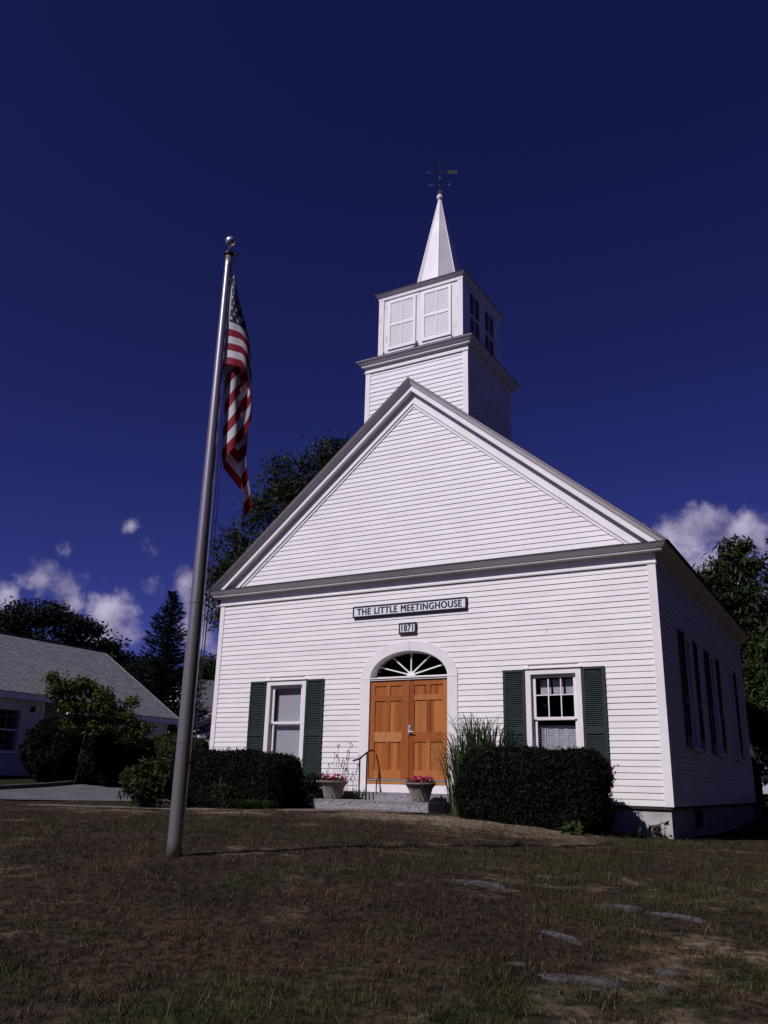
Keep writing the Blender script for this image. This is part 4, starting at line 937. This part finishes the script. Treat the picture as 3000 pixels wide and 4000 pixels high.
# ------------------------------------------------------------------ house on the left
hz = .10; hb = thing('white_house', 'long white house with grey shingle roof across the drive at the left', 'building', (-20.5, 7, hz))
WX = -16.4; Y0h, Y1h = -14, 8.35
mb = MB(); n_ = 27
clap(mb, [(.25+i*.115, .25+(i+1)*.115, cut([(Y0h, Y1h-.1)], 6.02, 7.30) if 1.1 < .25+i*.115 < 2.85 else [(Y0h, Y1h-.1)]) for i in range(n_)], lambda a, o, z: (WX+o*1.3, a, z))
mb.box(WX-.3, WX-.012, Y0h, 6.02, hz-.6, 3.4); mb.box(WX-.3, WX-.012, 7.30, Y1h, hz-.6, 3.4); mb.box(WX-.3, WX-.012, 6.02, 7.30, hz-.6, 1.2); mb.box(WX-.3, WX-.012, 6.02, 7.30, 2.75, 3.4)
mb.box(-25.6, WX-.3, Y1h-.2, Y1h, hz-.6, 3.4); loc_build(mb, 'wall', WHITE, hb)
mb = MB(); mb.box(WX, WX+.05, Y1h-.12, Y1h+.02, .2, 3.36); mb.box(WX-.15, WX, Y1h, Y1h+.05, .2, 3.36); loc_build(mb, 'corner_board', TRIM, hb)
# recessed right part under the lower eave
W2 = -15.75; Y2a, Y2b = 11.2, 15.0
mb = MB(); clap(mb, [(.3+i*.115, .3+(i+1)*.115, [(Y2a, Y2b-.1)]) for i in range(22)], lambda a, o, z: (W2+o*1.3, a, z)); mb.box(W2-.3, W2-.012, Y2a, Y2b, hz-.6, 2.9); mb.box(-26, W2-.3, Y2b-.2, Y2b, hz-.6, 3.1)
mb.box(-18.2, -18, 8.35, Y2a, hz-.6, 3.4); mb.face([(-16.2, Y2b, 2.9), (-26, Y2b, 2.9), (-21, Y2b, 6.4)]); loc_build(mb, 'rear_wing_wall', WHITE, hb)
mb = MB(); mb.box(W2, W2+.05, Y2b-.12, Y2b+.02, .3, 2.8); loc_build(mb, 'corner_board', TRIM, hb); mb = MB(); mb.box(W2, W2+.04, Y2a, Y2a+.1, .3, 2.8); loc_build(mb, 'corner_board', TRIM, hb)
mb = MB(); mb.box(W2-.1, W2+.03, 9.05, 9.2, hz-.3, 2.9); loc_build(mb, 'porch_post', TRIM, hb)
mb = MB(); mb.box(-17.98, -17.92, 9.3, 10.3, .3, 2.35); loc_build(mb, 'porch_door', TRIM, hb)
# window
mb = MB(); y0, y1, z0, z1 = 5.95, 7.38, 1.10, 2.88
mb.box(WX-.02, WX+.05, y0, y0+.11, z0, z1); mb.box(WX-.02, WX+.05, y1-.11, y1, z0, z1); mb.box(WX-.02, WX+.05, y0+.11, y1-.11, z1-.11, z1); mb.box(WX-.02, WX+.07, y0-.03, y1+.03, z0-.05, z0); mb.box(WX-.04, WX+.02, y0+.11, y1-.11, 1.95, 2.02)
ho = tuple(hb.location); hw_ = loc_build(mb, 'window', TRIM, hb)
mb = MB()
for k in (1, 2, 3): mb.box(WX-.04, WX-.02, y0+.11+(y1-y0-.22)*k/4-.012, y0+.11+(y1-y0-.22)*k/4+.012, z0, z1-.11)
for zz in (1.38, 1.67, 2.28, 2.52): mb.box(WX-.041, WX-.019, y0+.11, y1-.11, zz-.012, zz+.012)
mb.build('muntins', mat('grey_muntin', (.25,.25,.26), rough=.6), hw_, org=ho); mb = MB(); mb.face([(WX-.05, y0+.1, z0), (WX-.05, y1-.1, z0), (WX-.05, y1-.1, z1-.1), (WX-.05, y0+.1, z1-.1)]); mb.build('glass_pane', GLASS, hw_, org=ho)
mb = MB(); mb.box(WX-.7, WX-.65, 5, 8.3, .5, 3.3); mb.build('dark_backing', DARK, hw_, org=ho)
def uvmesh(name, polys, m, par):
    """polys: list of (pts, uvs)"""
    mbx = MB()
    for p, _ in polys: mbx.face(p)
    o = loc_build(mbx, name, m, par); uvl = o.data.uv_layers.new(name='UVMap'); k = 0
    for _, uv in polys:
        for c in uv: uvl.data[k].uv = c; k += 1
    return o
rs = .618; RX, RZh = -21.0, 6.54
def hp(x, y): return (x, y, RZh-abs(x-RX)*rs)
def uvh(x, y): return (y, abs(x-RX)*math.hypot(1, rs))
YE = 15.35; polyA = [(-16, -14), (-16, 9.0), (-15.25, 9.0), (-15.25, YE), (RX, YE), (RX, -14)]
polyA1 = [(-16, -14), (-16, 9.0), (RX, 9.0), (RX, -14)]; polyA2 = [(-15.25, 9.0), (-15.25, YE), (RX, YE), (RX, 9.0)]; polyB = [(RX, -14), (RX, YE), (-26.4, YE), (-26.4, -14)]
uvmesh('roof', [([hp(*q) for q in P_], [uvh(*q) for q in P_]) for P_ in (polyA1, polyA2, polyB)], SHIN, hb)
mb = MB(); mb.box(-16.12, -15.97, -14, 9.0, 3.45-.27, 3.45-.03); mb.box(-16.4, -16.12, -14, 9.0, 3.2, 3.22); mb.box(-15.36, -15.22, 9.0, YE, 2.98-.25, 2.98-.03); mb.box(-15.9, -15.36, 9.0, YE, 2.75, 2.77); loc_build(mb, 'eave_board', TRIM, hb)
mb = MB()
for sgn, xe in ((1, -15.25), (-1, -26.4)):
    a = hp(RX, YE+.012); b_ = hp(xe, YE+.012); mb.face([(a[0], a[1], a[2]+.005), (b_[0], b_[1], b_[2]+.005), (b_[0], b_[1], b_[2]-.2), (a[0], a[1], a[2]-.2)])
loc_build(mb, 'rake_board', TRIM, hb)
mb = MB(); mb.box(RX-.10, RX+.10, -14, YE, RZh-.03, RZh+.045); loc_build(mb, 'ridge_cap', BRICKT, hb)
mb = MB(); mb.box(WX+.0, WX+.14, 6.9+.8, 7.05+.8, 2.75, 2.97); loc_build(mb, 'wall_lantern', IRON, hb)

# small house far behind, between pole and church
def small_house(name, label, c, w, d, ze, zrid, rz):
    t = thing(name, label, 'building', (c[0], c[1], th(*c)-.2), 'houses glimpsed behind the spruce'); t.rotation_euler = (0, 0, rz); h = ze-t.location.z; r_ = zrid-t.location.z
    mb = MB(); mb.box(-w/2, w/2, -d/2, d/2, 0, h); mb.face([(-w/2, -d/2-.002, h), (w/2, -d/2-.002, h), (0, -d/2-.002, r_)]); mb.face([(-w/2, d/2, h), (w/2, d/2, h), (0, d/2, r_)]); mb.build('wall', WHITE, t)
    o_ = .3; k = (r_-h)/(w/2); P_ = []
    for s in (-1, 1): P_.append(([(s*(w/2+o_), -d/2-o_, h-o_*k+.05), (0, -d/2-o_, r_+.05), (0, d/2+o_, r_+.05), (s*(w/2+o_), d/2+o_, h-o_*k+.05)], [(0,0),(0,w/2),(d,w/2),(d,0)]))
    mbx = MB()
    for p, _ in P_: mbx.face(p); mbx.face([(x, y, z-.12) for x, y, z in p]); mbx.face([p[0], p[1], (p[1][0], p[1][1], p[1][2]-.12), (p[0][0], p[0][1], p[0][2]-.12)])
    mbx.build('roof', mat('grey_roof', (.13,.13,.14), (.2,.2,.21), scale=12, rough=.9), t)
    for x in (-w*.25, w*.2):
        m2 = MB(); m2.box(x-.45, x+.45, -d/2-.04, -d/2-.003, h*.35, h*.72); m2.build('window', DARK, t)
small_house('distant_house', 'distant white gabled house whose upper gable shows between pole and church', (-33.5, 38.5), 5.0, 8, 5.6, 8.0, -.15)
small_house('distant_house', 'lower white wing with shallow grey roof left of the church corner', (-25.2, 31.8), 6.5, 6, 3.9, 5.6, .95)

# ------------------------------------------------------------------ trees
tree('oak_tree', 'tall dark leafy tree rising behind the left slope of the meetinghouse roof', (-5.6, 12.6),
     [(-5.0,12.4,13.3,1.1,1.1,1.1,30),(-6.5,11.4,12.5,1.3,1.1,1.1,34),(-6.9,11.0,11.0,1.4,1.2,1.1,36),(-8.0,10.2,9.3,1.3,1.2,.95,32),(-8.3,10.0,7.9,1.1,1.0,.9,26),(-7.4,10.7,8.6,1.3,1.2,1.2,30),(-5.6,12.2,11.2,1.7,1.4,1.6,50),(-4.2,13.2,11.2,1.7,1.5,1.6,40),(-6.4,11.6,9.0,1.5,1.4,1.5,36),(-5.2,12.6,8.0,1.9,1.6,1.6,36),(-7.9,10.3,6.6,1.1,1.0,.7,20)],
     .125, 78, .60, (.034,.046,.019), .30)
tree('locust_tree', 'broad spreading dark tree above the roof ridge of the left house', (-29.6, 18.2),
     [(-29.7,17.5,9.6,2.1,1.8,.8,26),(-31.2,16.4,8.7,1.9,1.5,.6,22),(-28.2,19.3,9.0,1.6,1.4,.6,20),(-27.3,20.3,7.9,1.5,1.3,.5,17),(-29.2,18.2,7.9,2.2,1.9,.7,22),(-31.8,15.8,7.5,2.4,1.8,.8,22),(-27.5,20.2,6.8,1.3,1.1,.4,10),(-33.2,14.2,8.8,1.8,1.6,.8,16),(-26.6,21.0,7.3,.8,.8,.35,8)],
     .19, 95, .85, (.014,.021,.010), .32, flat=.35)
tree('maple_tree', 'dark round-topped tree between the left house and the spruce', (-30.8, 27.0),
     [(-31.4,26.4,7.6,1.6,1.5,1.0,20),(-30.0,27.6,7.4,1.7,1.5,.9,20),(-28.9,28.6,6.6,1.8,1.6,1.2,20),(-31.0,26.8,5.8,2.2,1.9,1.3,20),(-29.0,28.4,4.8,2.4,2.0,1.6,20),(-32.4,25.2,6.2,1.4,1.2,.9,10)],
     .20, 90, .85, (.013,.020,.009), .25)
tree('far_tree', 'distant green tree behind the small house beside the church corner', (-36.0, 41.5),
     [(-35.6,41.2,9.0,2.2,2.0,1.5,24),(-34.2,42.6,9.4,2.0,2.0,1.6,22),(-36.8,40.0,7.6,2.2,2.0,1.6,20),(-34.0,43.0,6.6,2.8,2.5,2.0,24)], .36, 50, 1.0, (.035,.052,.016), .3)
ash = dict(elong=2.6, droop=1.2, flat=.8)
tree('ash_tree', 'tall drooping-leaved tree directly behind the rear right corner of the church', (9.9, 17.2),
     [(10.05,16.8,8.75,.50,.5,.50,14),(9.55,16.6,8.2,.45,.5,.40,10),(10.35,16.9,8.3,.5,.5,.35,10),(9.25,16.6,7.75,.65,.6,.35,12),(8.75,16.5,7.45,.5,.5,.3,8),(10.0,16.8,7.5,.8,.7,.7,22),(9.4,16.7,6.9,1.1,.8,.6,24),(10.4,16.9,6.7,.9,.8,.8,24),(9.7,16.9,5.7,1.3,1.0,1.0,34),(10.5,16.9,5.0,1.0,1.0,1.1,26),(9.9,16.9,3.9,1.1,.9,.9,20)],
     .105, 84, .34, (.034,.052,.018), .16, **ash)
tree('ash_tree', 'taller leafy tree cut off by the right edge of the picture', (12.2, 18.6),
     [(11.75,17.4,8.0,.7,.7,.55,16),(12.2,17.6,8.8,.9,.9,.8,20),(11.7,17.6,7.0,.8,.8,.7,18),(12.6,17.8,7.2,1.2,1.0,1.2,30),(11.8,17.7,5.8,.9,.9,.9,20),(12.6,17.8,5.0,1.3,1.1,1.3,24)],
     .105, 84, .36, (.032,.050,.017), .18, **ash)
tree('understory_tree', 'low bright green branches beside the rear corner of the church', (11.0, 15.6),
     [(10.4,14.8,2.9,.45,.5,.45,16),(10.6,14.8,2.2,.55,.5,.55,18),(10.8,15.0,3.6,.6,.6,.6,16),(10.6,15.2,4.6,.6,.6,.6,14),(11.3,15.3,2.6,.6,.6,.6,14)],
     .09, 90, .34, (.042,.068,.018), .09, elong=2.4, droop=1.0)
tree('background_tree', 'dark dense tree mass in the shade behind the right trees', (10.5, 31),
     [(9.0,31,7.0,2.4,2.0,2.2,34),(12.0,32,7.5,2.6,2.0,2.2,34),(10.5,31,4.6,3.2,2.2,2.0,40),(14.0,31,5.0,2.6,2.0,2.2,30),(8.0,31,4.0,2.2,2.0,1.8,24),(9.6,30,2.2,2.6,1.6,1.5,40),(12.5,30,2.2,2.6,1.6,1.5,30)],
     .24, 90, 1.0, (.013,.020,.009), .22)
tree('dogwood_tree', 'small wide light green tree in front of the left house roof', (-12.3, 6.9),
     [(-11.45,5.1,3.30,.42,.42,.30,14),(-11.0,5.6,3.35,.45,.45,.32,16),(-10.5,6.2,3.05,.42,.42,.30,14),(-11.2,5.4,2.75,.50,.45,.32,16),(-10.6,6.1,2.6,.50,.5,.32,16),(-10.0,6.7,2.40,.45,.45,.28,13),(-9.65,7.1,1.95,.35,.35,.30,11),(-10.0,6.7,1.75,.45,.4,.25,10),(-10.6,6.1,1.95,.5,.45,.28,12),(-11.1,5.5,2.1,.4,.4,.28,9),(-9.88,6.86,2.95,.14,.14,.18,4),(-11.75,4.75,3.62,.15,.15,.15,4),(-11.6,4.95,3.2,.25,.25,.25,7),(-9.55,7.2,1.55,.25,.25,.2,5)],
     .105, 62, .26, (.058,.088,.020), .035, cat='small tree', fork=.45)
# spruce
def spruce(base, top, Rb, label):
    bz = th(*base)-.05; t = thing('spruce_tree', label, 'tree', (base[0], base[1], bz)); mb = MB(); mb.tube([(base[0], base[1], bz), (base[0], base[1], top*.6), (base[0], base[1], top)], [.24, .13, .02], 8); loc_build(mb, 'trunk', BARK, t, True)
    C = []; Nn = []; D = []; z = .9
    while z < top-.15:
        fr = (top-z)/(top-.9); R_ = Rb*(fr**.85)*(1 if fr < .85 else .95); nb = int(7+9*fr)
        for k in range(nb):
            a = rnd.uniform(0, 2*PI); L_ = R_*rnd.uniform(.75, 1.12); el = .25-.45*fr; m_ = max(4, int(L_/.085))
            for j in range(m_):
                s = (j+.5)/m_; x = L_*s; zz = z+x*el+.22*x*s*s; wdt = .34*(1-s*.75)*min(1, L_*.8)
                for q in range(3):
                    o = rnd.uniform(-1, 1)*wdt; C.append((base[0]+x*math.cos(a)-o*math.sin(a), base[1]+x*math.sin(a)+o*math.cos(a), zz-abs(o)*.3+rnd.uniform(-.05, .05)))
                    D.append((math.cos(a)-o/max(.05, wdt)*math.sin(a)*.9, math.sin(a)+o/max(.05, wdt)*math.cos(a)*.9, -.15+.5*s))
        z += .17+.14*fr
    C = np.array(C); D = np.array(D)+rng.normal(size=(len(C), 3))*.25; D /= np.linalg.norm(D, axis=1)[:, None]; n = len(C)
    S = np.cross(D, rng.normal(size=(n, 3))*.4+np.array([0, 0, 1])); S /= np.linalg.norm(S, axis=1)[:, None]; s = rng.uniform(.7, 1.3, n)[:, None]*.16
    V = np.stack([C-S*s*.32, C+S*s*.32, C+D*s*1.5], 1).reshape(-1, 3); F = np.arange(3*n).reshape(-1, 3); cc = np.repeat(np.array([.020,.030,.026])*rng.uniform(.55, 1.5, (n, 1)), 3, 0)
    np_mesh('crown', V, F, LEAF, t, cc, org=tuple(t.location))
spruce((-20.9, 19.85), 10.75, 3.5, 'tall blue-green pointed spruce between the left house and the church')
# shrubs by the left house
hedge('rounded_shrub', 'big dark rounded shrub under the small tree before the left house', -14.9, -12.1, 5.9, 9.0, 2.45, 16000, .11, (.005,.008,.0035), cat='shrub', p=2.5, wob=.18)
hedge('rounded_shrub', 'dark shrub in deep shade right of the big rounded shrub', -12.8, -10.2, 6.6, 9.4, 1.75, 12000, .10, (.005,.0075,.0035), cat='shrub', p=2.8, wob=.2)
hedge('informal_hedge', 'yellow-green topped hedge at the far end of the left house', -13.6, -10.2, 10.2, 12.6, 1.92, 14000, .09, (.040,.050,.014), p=3.2, wob=.16)
# little weeds against the foundation
bush('foundation_weed', 'small broad-leaved weed at the foot of the right hedge', (9.45,-2.25,-.36), (.20,.10,.11), 14, .085, (.060,.100,.028), per=8, cr=.07, elong=1.6, cat='weed', group='weeds along the foundation')
bush('foundation_weed', 'small green weed in the shaded gap near the foundation corner', (10.05,-.75,-.44), (.12,.10,.13), 9, .07, (.045,.075,.022), per=7, cr=.06, elong=1.8, cat='weed', group='weeds along the foundation')
bush('foundation_weed', 'reddish green weed in front of the bare concrete corner', (10.42,-.35,-.40), (.16,.10,.17), 12, .07, (.050,.036,.018), per=7, cr=.06, elong=2.2, cat='weed', group='weeds along the foundation')
bush('foundation_weed', 'dark shrubby plant at the far rear corner of the church', (11.0,10.9,-.15), (.35,.35,.5), 24, .08, (.015,.020,.010), per=16, cr=.12, elong=1.6, cat='weed', group='weeds along the foundation')
# far field wall on the right
mb = MB(); wl = thing('stone_wall', 'low pale stone wall in the sun far behind the church', 'wall', (12, 44, 0))
zz = th(12, 44); r_ = random.Random(9); x = 2.0
while x < 26:
    w_ = r_.uniform(.4, .9); h_ = r_.uniform(.5, .62); mb.obox((x+w_/2, 44+r_.uniform(-.05,.05), zz+h_/2-.1), (w_/2*.97, 0, 0), (0, .25, .0), (0, 0, h_/2+.1)); x += w_
loc_build(mb, 'stones', CONC, wl)

# ------------------------------------------------------------------ ledge stones in the lawn
STN = [((11.87,-10.33),.19,.022,-.53,'thin pale tapering ledge stone left of the low ledge streaks'),((12.25,-11.15),.25,.055,.22,'broad flat grey ledge stone nearest the viewer'),((11.89,-11.09),.055,.024,.1,'small flat pale stone at the left end of the broad ledge'),
 ((11.96,-9.15),.18,.022,.15,'long low grey ledge streak nearest the church corner'),((12.38,-9.20),.20,.018,-.3,'low grey ledge streak at the right, continuing the long one'),((10.70,-9.02),.26,.009,.05,'faint flat stone streak in the lawn below the pole shadow'),
 ((12.64,-10.78),.085,.035,-.5,'rounded grey stone right of the broad ledge'),((12.67,-11.06),.018,.014,0,'small white pebble at the lower right of the lawn')]
for (x, y), a, b, rz, lb in STN:
    mb = MB(); n_ = 22; r_ = random.Random(int(x*100)); base = th(x, y)+.02; o = []
    rad = [1+r_.uniform(-.28, .22) for _ in range(n_)]
    def ringp(s, z): return [(x+(a*s*rad[k]*math.cos(2*PI*k/n_))*math.cos(rz)-(b*s*rad[k]*math.sin(2*PI*k/n_))*math.sin(rz), y+(a*s*rad[k]*math.cos(2*PI*k/n_))*math.sin(rz)+(b*s*rad[k]*math.sin(2*PI*k/n_))*math.cos(rz), base+z+r_.uniform(-.003,.003)) for k in range(n_)]
    rows = [ringp(1.15, -.06), ringp(1.0, -.004), ringp(.85, .004), ringp(.5, .010), ringp(.05, .012)]; mb.grid(rows, close=True)
    t = mb.build('ledge_stone', ROCK, None, True, org=(x, y, base)); t.location = (x, y, base); tag(t, lb, 'stone', 'ledge stones showing through the lawn')

# ------------------------------------------------------------------ grass blades (countless)
def grass(n, sampler, hmin, hmax, wid):
    x, y = sampler(n); keep = ~((y > -.1) & (x > -.1) & (x < W+.1)) & ~((x > 3.6) & (x < 6.7) & (y > -1.05)) & ~((y > -2.45+.0*x) & (y < -1.45) & (x < 4) & (rng.uniform(size=len(x)) < .96)) & ~((x > 3) & (x < 6.3) & (y > -2.5) & (y < -.6) & (rng.uniform(size=len(x)) < .93))
    g_, d_ = lawn_masks(x, y); keep &= rng.uniform(size=len(x)) > d_*.72; x, y, g_, d_ = x[keep], y[keep], g_[keep], d_[keep]; n = len(x)
    z = terr(x, y)+np.exp(-np.hypot(x-8, y+6)**2/400)*((fbm(x*1.1, y*1.1, 3, 71)-.5)*.05+(fbm(x*5, y*5, 3, 77)-.5)*.035)-.004
    a = rng.uniform(0, 2*PI, n); tuft = lin(fbm(x*6, y*6, 2, 90), .35, .75); h = rng.uniform(hmin, hmax, n)*(.55+.7*tuft+.45*g_); ln = rng.uniform(.2, 1.1, n)*h
    dx, dy = np.cos(a), np.sin(a); b2 = rng.uniform(0, 2*PI, n); w = wid*rng.uniform(.6, 1.3, n)
    B = np.stack([x, y, z], 1); S = np.stack([np.cos(b2)*w, np.sin(b2)*w, 0*w], 1); T = B+np.stack([dx*ln, dy*ln, h], 1)
    V = np.stack([B-S, B+S, T], 1).reshape(-1, 3)
    isg = (rng.uniform(size=n) < (.05+.50*g_))[:, None]; k = rng.uniform(.5, 1.5, (n, 1))
    c = np.where(isg, np.array([.038,.044,.014]), np.array([.058,.039,.022]))*k*(.45+1.1*fbm(x*2.2, y*2.2, 3, 12))[:, None]; straw = (rng.uniform(size=n) < .12)[:, None]; c = np.where(straw, np.array([.13,.098,.064])*k, c)
    return V, np.repeat(c, 3, 0)
def samp_near(n):   # denser towards the camera, in its wide neighbourhood
    r = 2.0+17*rng.uniform(0, 1, n)**1.25; a = YAW+rng.uniform(-.75, .75, n); return CAMLOC[0]-np.sin(a)*r, CAMLOC[1]+np.cos(a)*r
def samp_tuft(n):
    m = n//26; r = 2.2+15*rng.uniform(0, 1, m)**1.1; a = YAW+rng.uniform(-.75, .75, m); tx, ty = CAMLOC[0]-np.sin(a)*r, CAMLOC[1]+np.cos(a)*r
    R_ = rng.uniform(.02, .075, m); i = rng.integers(0, m, n); g = rng.normal(size=(n, 2))*R_[i][:, None]; return tx[i]+g[:, 0], ty[i]+g[:, 1]
def samp_far(n): return rng.uniform(-9, 20, n), rng.uniform(-14, 1.5, n)
V1, c1_ = grass(170000, samp_near, .016, .040, .0026); V2, c2_ = grass(90000, samp_far, .025, .05, .004); V3, c3_ = grass(150000, samp_tuft, .028, .070, .0028)
V = np.concatenate([V1, V2, V3]); cc = np.concatenate([c1_, c2_, c3_])
GR = mat('grass_blades', (.8,.8,.8), (1.2,1.2,1.2), scale=2, rough=.8, vcol=True, trans=.15, spec=.15)
gs = np_mesh('grass', V, np.arange(len(V)).reshape(-1, 3), GR, col=cc); tag(gs, 'short dry brown and green grass covering the lawn', 'grass', kind='stuff')

# ------------------------------------------------------------------ unseen tree belt added right of and behind the viewer to cut sky fill
nW = 15000; tW = rng.uniform(0, 1, nW)
pth = np.array([(24,46),(30,25),(31,0),(29,-22),(18,-44),(-8,-50),(-34,-40)], float); sW = np.r_[0, np.cumsum(np.hypot(*np.diff(pth, axis=0).T))]; q = tW*sW[-1]
wx, wy = np.interp(q, sW, pth[:, 0]), np.interp(q, sW, pth[:, 1]); hgt = 8.5+5*fbm(q*.16, q*0+3, 3, 61)+2.5*fbm(q*.6, q*0, 2, 62)
dp = rng.normal(0, 1.6, nW); u_ = rng.uniform(0, 1, nW)**.8
CW = np.stack([wx+dp, wy+dp*.6, -1.5+u_*(hgt+1.0)], 1)
Vw, Fw, cw = leaf_mesh(CW, rng.normal(size=(nW, 3)), 1.5, 1.5, (.020,.030,.012), .5)
tag(np_mesh('added_blocker_woods', Vw, Fw, LEAF, None, cw), 'dark leafy tree belt added outside the view to block low sky light', 'added_blocker_woods', kind='stuff')
